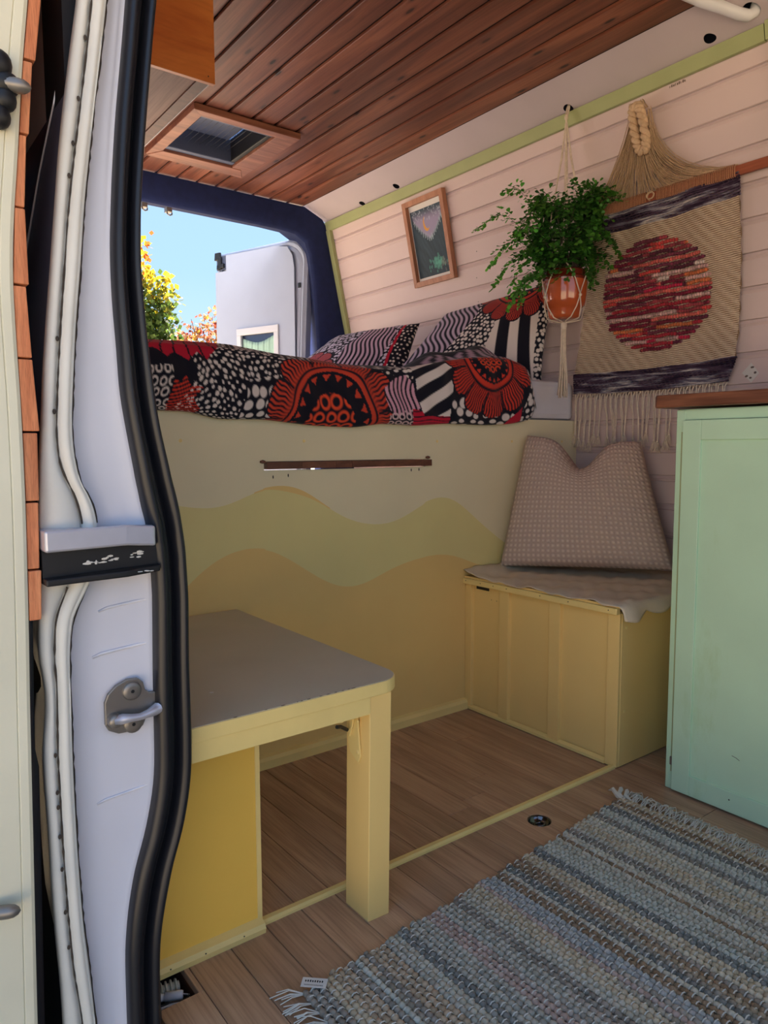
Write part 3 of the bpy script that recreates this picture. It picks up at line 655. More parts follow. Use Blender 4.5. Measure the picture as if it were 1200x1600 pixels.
# mint cabinet and its worktop
CXL, CYF = -.968, 1.622
cb = thing('mint_cabinet', (-.3, 1.9, 0), 'mint green painted kitchen cabinet with a framed door under the brown worktop', 'cabinet')
mb = MB().box(CXL, .35, CYF + .004, 2.15, .003, .936); mb.build('body', M['mint'], cb, bevel=.001)
box('corner_post', CXL - .001, CXL + .021, CYF - .004, CYF + .004, 0, .934, M['mint'], cb, .0015)
box('head_rail', CXL + .021, .35, CYF - .004, CYF + .004, .910, .934, M['mint'], cb, .001)
box('hinge_rebate', CXL + .0125, CXL + .0205, CYF - .0045, CYF - .003, .045, .882, M['sage'], cb)
# shaker door
dz0, dz1, dx0, dx1 = .006, .909, CXL + .0225, -.34
def shaker(name, x0, x1, z0, z1, parent):
    d = box(name, x0 + .046, x1 - .046, CYF - .012, CYF - .005, z0 + .050, z1 - .046, M['mint'], parent)
    for a in ((x0, x0 + .046, z0, z1), (x1 - .046, x1, z0, z1), (x0 + .046, x1 - .046, z0, z0 + .050), (x0 + .046, x1 - .046, z1 - .046, z1)):
        box('door_rail', a[0], a[1], CYF - .0175, CYF - .0048, a[2], a[3], M['mint'], d, .0016)
    return d
dr = shaker('door', dx0, dx1, dz0, dz1, cb); shaker('door', dx1 + .004, .28, dz0, dz1, cb)
mb = MB(); mb.box(CXL + .011, CXL + .021, CYF - .0075, CYF - .004, .062, .083); mb.build('magnet_catch', M['dullsteel'], cb, bevel=.001)
MB().ball((-.80, CYF - .0176, .036), (.002, .0006, .002), 6).build('paint_chip', M['caulk'], cb)
MB().tube([(-.80, CYF - .0126, .140), (-.79, CYF - .0126, .138), (-.782, CYF - .0126, .134)], .0006, 5).build('scratch', M['caulk'], cb)
mb = MB(); pw = [(-1.016, 1.600, .9445), (-1.019, 1.606, .9445), (-1.019, 2.150, .9445), (.36, 2.150, .9445), (.36, 1.594, .9445), (-1.008, 1.594, .9445)]
mb.prism([(p[0], p[1], .9400) for p in pw], (0, 0, .0305)); o = tag(mb.build('worktop', M['walnut'], bevel=.004), 'brown wooden worktop with eased edges resting on the mint cabinet', 'worktop'); fix_normals(o)

# overhead cabinet by the door
oc = thing('overhead_cabinet', (-2.4, .6, 1.75), 'orange varnished plywood overhead cabinet hung from the ceiling by the door', 'cabinet')
box('end_panel', -1.778, -1.765, .374, .818, 1.7505, 1.993, M['ply'], oc, .001)
box('bottom_panel', -3.05, -1.778, .374, .775, 1.756, 1.768, M['plyraw'], oc)
box('bottom_rail', -3.05, -1.778, .775, .806, 1.752, 1.785, M['slotwood'], oc, .001)
box('side_panel', -3.05, -1.778, .806, .8085, 1.7525, 1.993, M['paper'], oc)
MB().ball((-1.7648, .800, 1.765), (.0006, .0022, .0022), 6).build('nail', M['caulk'], oc)

# roof hatch: wooden frame, dark rim, tinted lid with blind cords
rh = thing('roof_hatch', (-2.615, 1.205, 1.97), 'roof hatch with mitred pine frame and dark tinted glass in the plank ceiling', 'hatch')
fx0, fx1, fy0, fy1 = -2.872, -2.392, 1.032, 1.442; ix0, ix1, iy0, iy1 = -2.765, -2.462, 1.075, 1.340
def quadbar(name, p, z0, z1, m, parent, bv=.002):
    mb = MB(); mb.prism([(a, b, z0) for a, b in p], (0, 0, z1 - z0)); o = mb.build(name, m, parent, bevel=bv); fix_normals(o); return o
quadbar('frame_bar', [(fx1, fy0), (fx1, fy1), (ix1 + .03, iy1 + .06), (ix1 + .03, iy0)], 1.972, 1.9945, M['ceilfrm'], rh)
quadbar('frame_bar', [(fx0, fy0), (fx0, fy1), (ix0 - .03, iy1 + .06), (ix0 - .03, iy0)], 1.972, 1.9945, M['ceilfrm'], rh)
quadbar('frame_bar', [(fx1, fy1), (fx0, fy1), (ix0 - .03, iy1 + .02), (ix1 + .03, iy1 + .02)], 1.974, 1.9945, M['ceilfrm'], rh)
quadbar('frame_bar', [(fx1, fy0), (fx0, fy0), (ix0 - .03, iy0), (ix1 + .03, iy0)], 1.974, 1.9945, M['ceilfrm'], rh)
for a in ((ix1, ix1 + .03, iy0, iy1 + .02), (ix0 - .03, ix0, iy0, iy1 + .02)): box('grey_rim', a[0], a[1], a[2], a[3], 1.982, 2.07, M['skin'], rh, .004)
for a in ((ix0, ix1, iy1, iy1 + .02), (ix0, ix1, iy0 - .006, iy0 + .006)): box('black_rim', a[0], a[1], a[2], a[3], 1.984, 2.07, M['black'], rh, .003)
gm, gnt, gb = base('tinted_hatch_glass', .03, .5); gb.inputs['Base Color'].default_value = (.30, .36, .50, 1); gb.inputs['Transmission Weight'].default_value = .75; gb.inputs['IOR'].default_value = 1.3
box('pane', ix0 - .03, ix1 + .03, iy0 - .03, iy1 + .03, 2.072, 2.077, gm, rh)
for k in range(11):
    y = iy0 + .022 + k * .0225; MB().tube([(ix0, y, 2.02), (ix1, y, 2.02)], .0009, 4).build('blind_cord', M['black'], rh)
for x0_, x1_, y0_, y1_ in ((-2.60, -2.57, iy0, iy1), (-2.70, -2.60, 1.10, 1.16), (-2.56, -2.47, 1.175, 1.205), (-2.76, -2.60, 1.16, 1.33)): box('lid_latch', x0_, x1_, y0_, y1_, 2.062, 2.070, M['skin'], rh, .003)

# rear door, swung open, outside the rear opening
HG = np.array([-3.17, 1.95, 0]); FE = np.array([-3.77, 1.731, 0]); dd = (FE - HG) / np.linalg.norm(FE - HG); nn = np.array([-dd[1], dd[0], 0.]); nn = nn if nn[0] > 0 else -nn
def RD(s, z, n=0): p = HG + dd * s + nn * n; return (p[0], p[1], z)
def outline(i):   # i = inset; door outline in (s, z)
    r = .10
    p = [(.640 - i, -.1), (.640 - i, 1.888 - i * .9)]
    for t in np.linspace(math.pi / 2, math.pi, 9): p.append((.012 + i + r * 1.1 + r * 1.1 * math.cos(t), 1.893 - i - r + r * math.sin(t)))
    p += [(.030 + i, 1.5), (.042 + i, 1.25), (.045 + i, -.1)]
    return p
rd = thing('rear_door', (HG[0], HG[1], 0), 'white open rear van door with mint curtained window beyond the bed', 'door')
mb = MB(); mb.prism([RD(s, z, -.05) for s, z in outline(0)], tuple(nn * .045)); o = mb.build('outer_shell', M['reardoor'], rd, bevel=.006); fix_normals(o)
def ringmesh(o1, n1, o2, n2):
    return MB().grid(np.array([[RD(s, z, n1) for s, z in o1], [RD(s, z, n2) for s, z in o2]]))
for i0, i1, n0, n1, nm in ((.004, .014, -.006, .004, 'edge_seam'), (.016, .024, .004, .004, 'edge_flange'), (.024, .030, .004, -.003, 'edge_flange'), (.032, .044, -.001, .006, 'edge_flange')):
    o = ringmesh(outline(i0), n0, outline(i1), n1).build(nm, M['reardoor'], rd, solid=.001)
# inner lining panel with window hole
ws0, ws1, wz1, wz0 = .222, .452, 1.440, 1.12
P0 = [(.636, -.1), (.636, 1.79), (.560, 1.795), (.556, 1.872), (.20, 1.868), (.13, 1.855), (.098, 1.81), (.090, 1.75), (.088, 1.3), (.088, -.1)]
mb = MB()
def rdq(s0, s1, z0, z1, n=.009): mb.add([RD(s0, z0, n), RD(s1, z0, n), RD(s1, z1, n), RD(s0, z1, n)], [(0, 1, 2, 3)])
rdq(.088, ws0, -.1, 1.75); rdq(ws1, .636, -.1, 1.79); rdq(ws0, ws1, -.1, wz0); rdq(ws0, ws1, wz1, 1.79); 
mb.add([RD(s, z, .009) for s, z in ((.088, 1.75), (ws0, 1.75), (ws0, 1.79), (.556, 1.79), (.556, 1.872), (.20, 1.868), (.13, 1.855), (.098, 1.81))], [tuple(range(8))])
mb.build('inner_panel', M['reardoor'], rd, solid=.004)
for s0, s1, z0, z1 in ((ws0 - .030, ws1 + .030, wz1, wz1 + .036), (ws0 - .030, ws0, wz0, wz1), (ws1, ws1 + .030, wz0, wz1), (ws0 - .03, ws1 + .03, wz0 - .036, wz0)):
    mb = MB(); mb.prism([RD(s0, z0, .009), RD(s1, z0, .009), RD(s1, z1, .009), RD(s0, z1, .009)], tuple(nn * .014)); o = mb.build('window_frame', M['white'], rd, bevel=.002); fix_normals(o)
mb = MB(); mb.prism([RD(ws0, wz0, -.002), RD(ws1, wz0, -.002), RD(ws1, wz1, -.002), RD(ws0, wz1, -.002)], tuple(nn * .003)); fr_ = mb.build('window_pane', M['glassdark'], rd); fix_normals(fr_)
V = []
for i in range(50):
    t = i / 49; s = ws0 + .004 + (ws1 - ws0 - .008) * t; sag = .028 * math.sin(t * math.pi) ** 1.2 + .006 * t
    V.append([RD(s, wz1 - .010 - sag - (wz1 - .01 - sag - wz0) * q, .006 + .0025 * math.sin(t * 34 + q * 3) * (.4 + q) + .002 * math.sin(t * 70)) for q in np.linspace(0, 1, 16)])
MB().grid(np.array(V)).build('curtain', M['mintcloth'], rd, smooth=True, solid=.0008)
mb = MB(); mb.prism([RD(s, z, .006) for s, z in ((.560, 1.80), (.630, 1.80), (.630, 1.868), (.560, 1.872))], tuple(nn * .002)); o = mb.build('lock_recess', M['skin'], rd); fix_normals(o)
for s, z, a, b_ in ((.615, 1.872, .022, .020), (.600, 1.835, .012, .03), (.580, 1.820, .010, .012), (.612, 1.815, .010, .012)):
    mb = MB(); mb.prism([RD(s - a, z - b_, .008), RD(s + a, z - b_, .008), RD(s + a * .8, z + b_, .008), RD(s - a, z + b_, .008)], tuple(nn * .012)); o = mb.build('lock_piece', M['black'], rd, bevel=.003); fix_normals(o)
mb = MB(); mb.prism([RD(s, z, .004) for s, z in ((.052, 1.645), (.068, 1.645), (.068, 1.67), (.052, 1.67))], tuple(nn * .006)); o = mb.build('dark_slot', M['black'], rd, bevel=.002); fix_normals(o)
for s, z in ((.34, 1.855), (.13, 1.66), (.52, 1.84), (.62, 1.66), (.14, 1.845)): MB().ball(RD(s, z, .0095), .0035, 6).build('clip', M['dullsteel'], rd)
# ground outside
struct(MB().add([(-120, -120, -.66), (120, -120, -.66), (120, 120, -.66), (-120, 120, -.66)], [(0, 1, 2, 3)]).build('ground', M['ground']))

# ================================================================ TEXTILES
NAVY, WHITE, RED, CRIM, PINK, ORG_ = (14, 14, 30), (226, 214, 208), (206, 62, 40), (190, 22, 52), (216, 160, 180), (226, 96, 50)
def hash2(i, j, k=0):
    v = np.sin(i * 127.1 + j * 311.7 + k * 74.7) * 43758.5453; return v - np.floor(v)
def smo(a, b, x): t = np.clip((x - a) / (b - a), 0, 1); return t * t * (3 - 2 * t)
def dots(x, y, cell, r0, r1, seed=0, stretch=1.0, jit=.25):
    """mask of irregular round spots on a loose staggered grid"""
    best = np.zeros_like(x); 
    gy = np.floor(y / cell); 
    for dj in (-1, 0, 1):
        j = gy + dj; off = (j % 2) * .5
        gx = np.floor(x / cell / stretch - off)
        for di in (-1, 0, 1):
            i = gx + di
            cx = (i + .5 + off + (hash2(i, j, seed) - .5) * jit * 2) * cell * stretch; cy = (j + .5 + (hash2(i, j, seed + 3) - .5) * jit * 2) * cell
            r = (r0 + (r1 - r0) * hash2(i, j, seed + 7)) * cell
            d = np.sqrt(((x - cx) / stretch ** .6) ** 2 + (y - cy) ** 2) / r
            best = np.maximum(best, 1 - smo(.85, 1.12, d))
    return best
def rings(x, y, cell, seed=0):
    return np.clip(dots(x, y, cell, .40, .48, seed, 1, .08) - dots(x, y, cell, .22, .28, seed, 1, .08), 0, 1)
def stripes(t, per, duty=.5, soft=.12):
    f = t / per - np.floor(t / per); d = np.abs(f - .5) * 2
    return 1 - smo(duty - soft, duty + soft, d)
def put(c, mask, col): m = np.clip(mask, 0, 1)[:, None]; return c * (1 - m) + linv(col)[None, :] * m
def inside(x, y, poly):
    c = np.zeros(x.shape, bool); n = len(poly)
    for i in range(n):
        x1, y1 = poly[i]; x2, y2 = poly[(i + 1) % n]
        q = ((y1 > y) != (y2 > y)) & (x < (x2 - x1) * (y - y1) / (y2 - y1 + 1e-9) + x1); c ^= q
    return c.astype(float)
def flower(c, x, y, cx, cy, R0, R1, npet, a0=0.0, col=RED, core=True, sq=1.0):
    """petalled bloom with radial pen lines, dark collar with teeth, core of rings"""
    dx, dy = x - cx, (y - cy) * sq; r = np.hypot(dx, dy); a = np.arctan2(dy, dx) + a0
    pa = a / (2 * math.pi / npet); fr = np.abs(pa - np.floor(pa) - .5) * 2     # 0 mid petal, 1 gap
    edge = R1 * (1 - .16 * fr ** 3)
    body = (r < edge) & (r > R0)
    wob = a + .012 * np.sin(r * .35)
    lines = stripes(wob, 2 * math.pi / npet / 9, .46, .2)
    gap = smo(.90, .97, fr) * (r > R0 + (R1 - R0) * .25)
    col_m = body * (1 - lines * smo(R0 * 1.05, R0 * 1.35, r)) * (1 - gap)
    c = put(c, (r < edge + 2.5).astype(float), NAVY); c = put(c, col_m, col)
    band = smo(R0 + (R1 - R0) * .12, R0 + (R1 - R0) * .16, r) * (1 - smo(R0 + (R1 - R0) * .20, R0 + (R1 - R0) * .24, r)); c = put(c, band * body, NAVY)
    if core:
        teeth = (np.abs(((a * npet * .9 / math.pi) % 1) - .5) * 2 < 1 - (R0 - r) / (R0 * .2)) & (r < R0 * .93) & (r > R0 * .74); c = put(c, teeth * 1.0, col)
        inn = (r < R0 * .60).astype(float); c = put(c, inn, NAVY)
        c = put(c, inn * dots(dx, dy, R0 * .30, .46, .5, 2, 1, .06), (232, 78, 44)); c = put(c, inn * dots(dx, dy, R0 * .30, .26, .30, 2, 1, .06), NAVY)
    return c
HM = np.array([[908.414, -41.464, -216.889], [299.878, -863.314, 1396.16], [.432977, -.0644515, 1.0]])
def duvet_print(y, z):
    """cotton print of big blooms, stripes and spots; (y, z) run along and up the cloth"""
    X = HM[0, 0] * y + HM[0, 1] * z + HM[0, 2]; Y = HM[1, 0] * y + HM[1, 1] * z + HM[1, 2]; Wd = HM[2, 0] * y + HM[2, 1] * z + 1
    x, v = X / Wd, Y / Wd
    c = np.tile(linv(NAVY), (len(x), 1))
    # spotted field, in flowing rows
    fl = v + 9 * np.sin(x / 42.0) + 5 * np.sin(x / 17 + 1)
    c = put(c, dots(x, fl, 7.2, .22, .40, 1, 1.3) * inside(x, v, [(300, 520), (520, 520), (520, 700), (255, 700), (262, 640), (300, 590)]), WHITE)
    c = put(c, inside(x, v, [(378, 596), (440, 590), (446, 650), (372, 650)]), NAVY)
    c = put(c, dots(x, v, 15, .34, .44, 4, .95, .12) * inside(x, v, [(380, 596), (438, 592), (444, 648), (376, 650)]), WHITE)
    # crimson fan upper left
    fan = inside(x, v, [(190, 515), (345, 515), (341, 556), (326, 572), (312, 560), (292, 571), (272, 560), (258, 566), (240, 552), (190, 560)])
    c = put(c, fan, CRIM)
    for k in range(7):
        xx = 236 + k * 19 + (v - 540) * (-.35 + .17 * k); c = put(c, fan * (np.abs(x - xx) < 1.5), NAVY)
    c = put(c, rings(x, v, 13, 5) * inside(x, v, [(225, 575), (262, 575), (262, 650), (225, 650)]), WHITE)
    lf = inside(x, v, [(264, 590), (276, 594), (284, 585), (290, 596), (312, 600), (300, 612), (314, 628), (300, 650), (258, 650), (262, 612)])
    c = put(c, lf * stripes(v + .12 * x + 1.5 * np.sin(x / 9), 4.6, .52), (208, 56, 38))
    # big bloom
    m = inside(x, v, [(428, 520), (610, 520), (640, 600), (610, 700), (395, 700)])
    f = flower(c.copy(), x, v, 513, 652, 62, 104, 11, .2, (206, 66, 44)); c = c * (1 - m[:, None]) + f * m[:, None]
    # right part
    c = put(c, inside(x, v, [(560, 520), (640, 520), (640, 600), (600, 590)]), NAVY)
    c = put(c, dots(x, v, 11, .22, .38, 9) * inside(x, v, [(556, 555), (640, 555), (640, 600), (598, 592)]), WHITE)
    pk = inside(x, v, [(597, 612), (612, 600), (628, 594), (642, 606), (656, 630), (640, 642), (620, 648), (606, 634)])
    c = put(c, pk, PINK); c = put(c, pk * stripes(x * .9 - v * .25 + 2 * np.sin(v / 6), 6.2, .42), NAVY)
    c = put(c, inside(x, v, [(604, 640), (640, 640), (640, 690), (600, 690)]), NAVY)
    c = put(c, rings(x, v, 12, 8) * inside(x, v, [(604, 638), (648, 632), (644, 690), (600, 690)]), (222, 190, 190))
    cr = inside(x, v, [(645, 632), (700, 640), (700, 690), (634, 690), (640, 660)])
    c = put(c, cr, CRIM); c = put(c, cr * stripes(v + 1.5 * np.sin(x / 7), 7, .25), NAVY)
    st = inside(x, v, [(636, 520), (712, 520), (716, 600), (704, 640), (660, 640), (640, 590)])
    c = put(c, st, NAVY); c = put(c, st * stripes(x * .42 + v * .91 + .0009 * (x - 636) ** 2, 27, .47, .05), WHITE)
    sp = inside(x, v, [(708, 590), (775, 630), (812, 640), (800, 700), (695, 700), (700, 630)])
    c = put(c, sp, NAVY); c = put(c, sp * dots(x, v, 15, .24, .42, 11, 1, .3), WHITE)
    f = flower(c.copy(), x, v, 764, 572, 30, 66, 11, .5, (206, 58, 40), True, .95); m2 = ((np.hypot(x - 764, v - 572) < 69) & (v > 553)).astype(float)
    c = c * (1 - m2[:, None]) + f * m2[:, None]
    tp = inside(x, v, [(640, 500), (850, 500), (850, 556), (735, 552), (690, 560), (640, 560)])
    c = put(c, tp, (180, 150, 172)); c = put(c, tp * stripes(x * .5 + v + 2 * np.sin(x / 9), 6.0, .5), NAVY)
    rt = inside(x, v, [(818, 500), (900, 500), (900, 700), (806, 700), (812, 640), (824, 600)])
    c = put(c, rt, NAVY); c = put(c, rt * dots(x, v, 8.5, .3, .46, 13, 1), WHITE)
    c = put(c, inside(x, v, [(798, 640), (812, 628), (812, 650), (790, 668), (780, 668)]), CRIM)
    return c
# mattress
o = MB().box(-3.06, -1.690, .40, 2.152, .9405, 1.078); tag(o.build('mattress', M['mattress'], bevel=.022), 'white mattress on the painted bed platform under the patterned duvet', 'mattress')
# duvet
TOPZ = [(.35, 1.085), (.60, 1.094), (.80, 1.095), (.95, 1.082), (1.05, 1.076), (1.13, 1.070), (1.26, 1.072), (1.38, 1.084), (1.45, 1.098), (1.51, 1.112), (1.60, 1.126), (1.67, 1.134), (1.79, 1.136), (1.86, 1.120), (1.905, 1.085), (1.93, 1.050), (1.945, 1.0)]
BOTZ = [(.35, .936), (.60, .936), (.686, .935), (.767, .918), (.889, .920), (1.042, .906), (1.167, .903), (1.256, .915), (1.374, .911), (1.50, .919), (1.664, .917), (1.782, .922), (1.875, .935), (1.945, .962)]
ny, nf, ntp = 620, 84, 60
ya = np.linspace(.385, 1.940, ny)
tz = np.interp(ya, *zip(*TOPZ)); bz = np.interp(ya, *zip(*BOTZ))
for _ in range(2):
    tz = np.convolve(np.pad(tz, 6, mode='edge'), np.ones(13) / 13, 'valid'); bz = np.convolve(np.pad(bz, 6, mode='edge'), np.ones(13) / 13, 'valid')
P = np.zeros((ny, nf + ntp, 3)); UVp = np.zeros((ny, nf + ntp, 2))
for j in range(nf):
    t = j / (nf - 1); a = t * math.pi
    prof = .030 * math.sin(a) ** .55 * (1 - .25 * t)
    wr = .0045 * np.sin(ya * 21 + t * 3.1) + .004 * np.sin(ya * 37 - t * 5) * t + .003 * np.sin(ya * 66 + 8 * t) + .006 * np.exp(-((ya - 1.43 - .1 * t) / .03) ** 2) * -1 + .008 * np.exp(-((ya - 1.72 + .12 * t) / .05) ** 2)
    x = -1.672 + prof + wr * math.sin(a) ** .5
    en = np.clip((ya - 1.86) / .08, 0, 1) ** 2
    x = x - en * .05
    P[:, j, 0] = x; P[:, j, 1] = ya + .006 * np.sin(t * 9 + ya * 5); P[:, j, 2] = bz + (tz - bz) * (1 - math.cos(a)) / 2 * .985
    UVp[:, j, 0] = ya; UVp[:, j, 1] = bz + (tz - bz) * t
for j in range(ntp):
    t = (j + 1) / ntp; d = t ** 1.1 * 1.0
    P[:, nf + j, 0] = -1.672 - d * .98
    hump = .062 * np.exp(-((ya - 1.77) / .10) ** 2) * math.exp(-((d - .14) / .08) ** 2) + .040 * np.exp(-((ya - 1.55 - .3 * d) / .06) ** 2) * math.exp(-((d - .20) / .09) ** 2) + .014 * np.sin(ya * 44 + d * 22) * np.exp(-((ya - 1.66) / .18) ** 2) * math.exp(-((d - .16) / .1) ** 2) + .02 * np.exp(-((ya - .8) / .3) ** 2) * math.exp(-((d - .2) / .2) ** 2)
    P[:, nf + j, 1] = ya - .05 * t * (ya - 1.1); P[:, nf + j, 2] = np.maximum(tz - .0 * d, 1.085) * min(1, d / .05) + tz * (1 - min(1, d / .05)) + hump + .006 * np.sin(ya * 19 + d * 30) * min(1, d * 10) - .012 * min(1, d * 4)
    en = np.clip((ya - 1.88) / .06, 0, 1) ** 2; P[:, nf + j, 2] -= en * .07
    UVp[:, nf + j, 0] = ya; UVp[:, nf + j, 1] = tz + d
cols = duvet_print(UVp[..., 0].ravel(), UVp[..., 1].ravel())
mb = MB(); mb.grid(P[:, ::-1]); cols = cols.reshape(ny, nf + ntp, 3)[:, ::-1].reshape(-1, 3)
dv = mb.build('duvet', M['cloth'], smooth=True, cols=cols); tag(dv, 'navy duvet with red blooms, stripes and white spots draped over the bed edge', 'duvet')
# folded-back corner of the duvet, a rolled lip of the same cloth
def cushion(name, c00, c10, c11, c01, thick, nrm, colf, nu=120, nv=90, pull=.05, mat=None, wr=0, seed=0, uvs=1.0, ear=.5, parent=None, sagtop=0):
    c00, c10, c11, c01 = (np.array(c, float) for c in (c00, c10, c11, c01)); nrm = np.array(nrm, float); nrm /= np.linalg.norm(nrm)
    u = np.linspace(-1, 1, nu); v = np.linspace(-1, 1, nv); U, Vv = np.meshgrid(u, v, indexing='ij')
    Us = U * (1 - pull * (1 - Vv ** 2)) ; Vs = Vv * (1 - pull * (1 - U ** 2))
    s, t = (Us + 1) / 2, (Vs + 1) / 2
    base_ = ((1 - s) * (1 - t))[..., None] * c00 + (s * (1 - t))[..., None] * c10 + (s * t)[..., None] * c11 + ((1 - s) * t)[..., None] * c01
    if sagtop: base_[..., 2] -= sagtop * np.exp(-((U - .02) / .33) ** 2) * np.clip((Vv + .1) / 1.1, 0, 1) ** 2
    prof = (np.clip(1 - U ** 2, 0, 1) * np.clip(1 - Vv ** 2, 0, 1)) ** ear
    rs = np.random.RandomState(seed)
    rip = sum(rs.uniform(.3, 1) * np.sin(U * rs.uniform(-9, 9) + Vv * rs.uniform(-9, 9) + rs.uniform(0, 6)) for _ in range(7)) / 7
    edge = np.sin(U * 23 + seed) * np.clip(Vv ** 2 - .4, 0, 1) + np.sin(Vv * 19 + seed) * np.clip(U ** 2 - .4, 0, 1)
    rip2 = (rip + .35 * edge) * wr * prof ** .5
    F = base_ + nrm * (thick / 2 * prof + rip2)[..., None]; B = base_ - nrm * (thick / 2 * prof)[..., None]
    mb = MB(); mb.grid(F); mb.grid(B[:, ::-1])
    uv = np.stack([s, t], -1).reshape(-1, 2) * uvs
    uvb = np.stack([s[:, ::-1], t[:, ::-1]], -1).reshape(-1, 2) * uvs
    cc = None
    if colf is not None: cc = np.concatenate([colf(U.ravel(), Vv.ravel()), colf(U[:, ::-1].ravel(), Vv[:, ::-1].ravel())])
    o = mb.build(name, mat or M['cloth'], parent, smooth=True, cols=cc, uv=np.concatenate([uv, uvb])); return o
def print_a(u, v):
    x, y = u * 100, v * 70; c = np.tile(linv(NAVY), (len(x), 1))
    c = put(c, dots(x, y + 6 * np.sin(x / 20), 6.5, .26, .44, 21), WHITE)
    lf = inside(x, y, [(-110, -80), (-62, -80), (-20, 40), (-30, 90), (-60, 90), (-110, 60)]); c = put(c, lf, (190, 168, 188)); c = put(c, lf * stripes(x * .8 + y * .5 + 3 * np.sin(y / 8), 7, .5), NAVY)
    st = inside(x, y, [(14, -90), (92, -90), (84, 26), (20, 34)]); c = put(c, st, NAVY); c = put(c, st * stripes(x + y * .18 - 6, 31, .45, .04), WHITE)
    f = flower(c.copy(), x, y, 44, 92, 40, 74, 15, .1, (196, 62, 48), True); m = (y > 12).astype(float) * (x > -40); c = c * (1 - m[:, None]) + f * m[:, None]
    return c
def print_b(u, v):
    x, y = u * 90, v * 60; c = np.tile(linv(NAVY), (len(x), 1))
    c = put(c, dots(x, y + 4 * np.sin(x / 15), 6.5, .30, .46, 31), (206, 196, 214))
    lf = inside(x, y, [(-10, -70), (40, -70), (62, 30), (40, 60), (-5, 50), (-18, 0)]); c = put(c, lf, (200, 168, 190)); c = put(c, lf * stripes(x + .2 * y + 3 * np.sin(y / 9), 7.5, .5), NAVY)
    f = flower(c.copy(), x, y, -58, -44, 18, 40, 9, .1, (214, 96, 100), False); m = (np.hypot(x + 58, y + 44) < 43).astype(float); c = c * (1 - m[:, None]) + f * m[:, None]
    c = put(c, (np.hypot(x + 58, y + 44) < 17).astype(float) * (1 - dots(x, y, 6, .3, .4, 5)), (60, 60, 130))
    dk = inside(x, y, [(64, -70), (100, -70), (100, 70), (60, 50)]); c = put(c, dk, NAVY); c = put(c, dk * dots(x, y, 7, .18, .3, 9), WHITE); c = put(c, ((np.abs(x - 63 - y * .05) < 2.2)).astype(float), CRIM)
    return c
NRM = (.70, -.66, .28)
PR = cushion('pillow', (-2.36, 1.80, 1.10), (-1.755, 2.045, 1.060), (-1.715, 2.070, 1.430), (-2.20, 1.985, 1.375), .13, NRM, print_a, 230, 190, .045, wr=.010, seed=3, ear=.42)
tag(PR, 'large patterned pillow with navy and white stripes leaning on the board wall', 'pillow')
PL = cushion('pillow', (-2.93, 1.62, 1.14), (-2.36, 1.90, 1.10), (-2.36, 1.985, 1.36), (-2.80, 1.86, 1.345), .16, (.66, -.62, .42), print_b, 200, 150, .05, wr=.012, seed=8, ear=.45)
tag(PL, 'smaller lilac striped patterned pillow lying nearest the rear opening', 'pillow')
# waffle cushion on the bench
wm, wnt, wb_ = base('waffle_cotton', .95, .2)
tc = wnt.nodes.new('ShaderNodeUVMap'); sx = wnt.nodes.new('ShaderNodeSeparateXYZ'); wnt.links.new(tc.outputs[0], sx.inputs[0])
def mth(nt, op, a, b=None):
    x = nt.nodes.new('ShaderNodeMath'); x.operation = op
    for i, v in enumerate((a, b)):
        if v is None: continue
        if isinstance(v, (int, float)): x.inputs[i].default_value = v
        else: nt.links.new(v, x.inputs[i])
    return x.outputs[0]
s1 = mth(wnt, 'SINE', mth(wnt, 'MULTIPLY', sx.outputs[0], 33 * 2 * math.pi)); s2 = mth(wnt, 'SINE', mth(wnt, 'MULTIPLY', sx.outputs[1], 28 * 2 * math.pi))
h = mth(wnt, 'MULTIPLY', mth(wnt, 'ADD', mth(wnt, 'MULTIPLY', s1, .5), .5), mth(wnt, 'ADD', mth(wnt, 'MULTIPLY', s2, .5), .5))
wnt.links.new(mixrgb(wnt, lin((196, 172, 158)), lin((228, 208, 192)), h), wb_.inputs['Base Color']); bump(wnt, wb_, h, .9, .003)
CU = cushion('scatter_cushion', (-1.660, 1.745, .455), (-1.205, 2.030, .470), (-1.355, 2.060, .862), (-1.660, 1.868, .885), .19, (.42, -.88, .20), None, 110, 100, .018, mat=wm, wr=.011, seed=5, ear=.36, sagtop=.10)
tag(CU, 'large beige waffle textured cushion slumped on the yellow bench box', 'cushion')
# muslin cloth on the bench
nu, nv = 90, 70; P = np.zeros((nu, nv, 3)); rs = np.random.RandomState(4)
for i in range(nu):
    for j in range(nv):
        v = j / (nv - 1); y = 1.592 + v * .555
        smax = .612 + .016 * abs(math.sin(v * math.pi * 5.2)) + .012 * math.exp(-((v - .03) / .08) ** 2); s = i / (nu - 1) * smax
        e = .578
        if s < e: x, z = -1.678 + s, .4385
        else:
            q = s - e; x = -1.100 + .010 * min(1, q / .02) + .006 * math.sin(v * 22) * q / .05 + .01 * q / .05; z = .4385 - max(0, q - .006) * .9
        yy_ = y
        if v < .04: z -= (.04 - v) * .12
        nz = (.0022 * math.sin(x * 60 + y * 22) + .0022 * math.sin(x * 31 - y * 47) + .0015 * math.sin(x * 110 + y * 90)) if s < e else 0
        lf = .022 * math.exp(-((x + 1.678) / .05) ** 2) * (1 - .5 * v)
        P[i, j] = (x, yy_ + (.004 * math.sin(x * 40) if v < .1 else 0), z + .003 + nz + lf)
tag(MB().grid(P).build('bench_cloth', M['linen'], smooth=True, solid=-.0015), 'cream muslin cloth with a scalloped hem spread over the bench box', 'cloth')
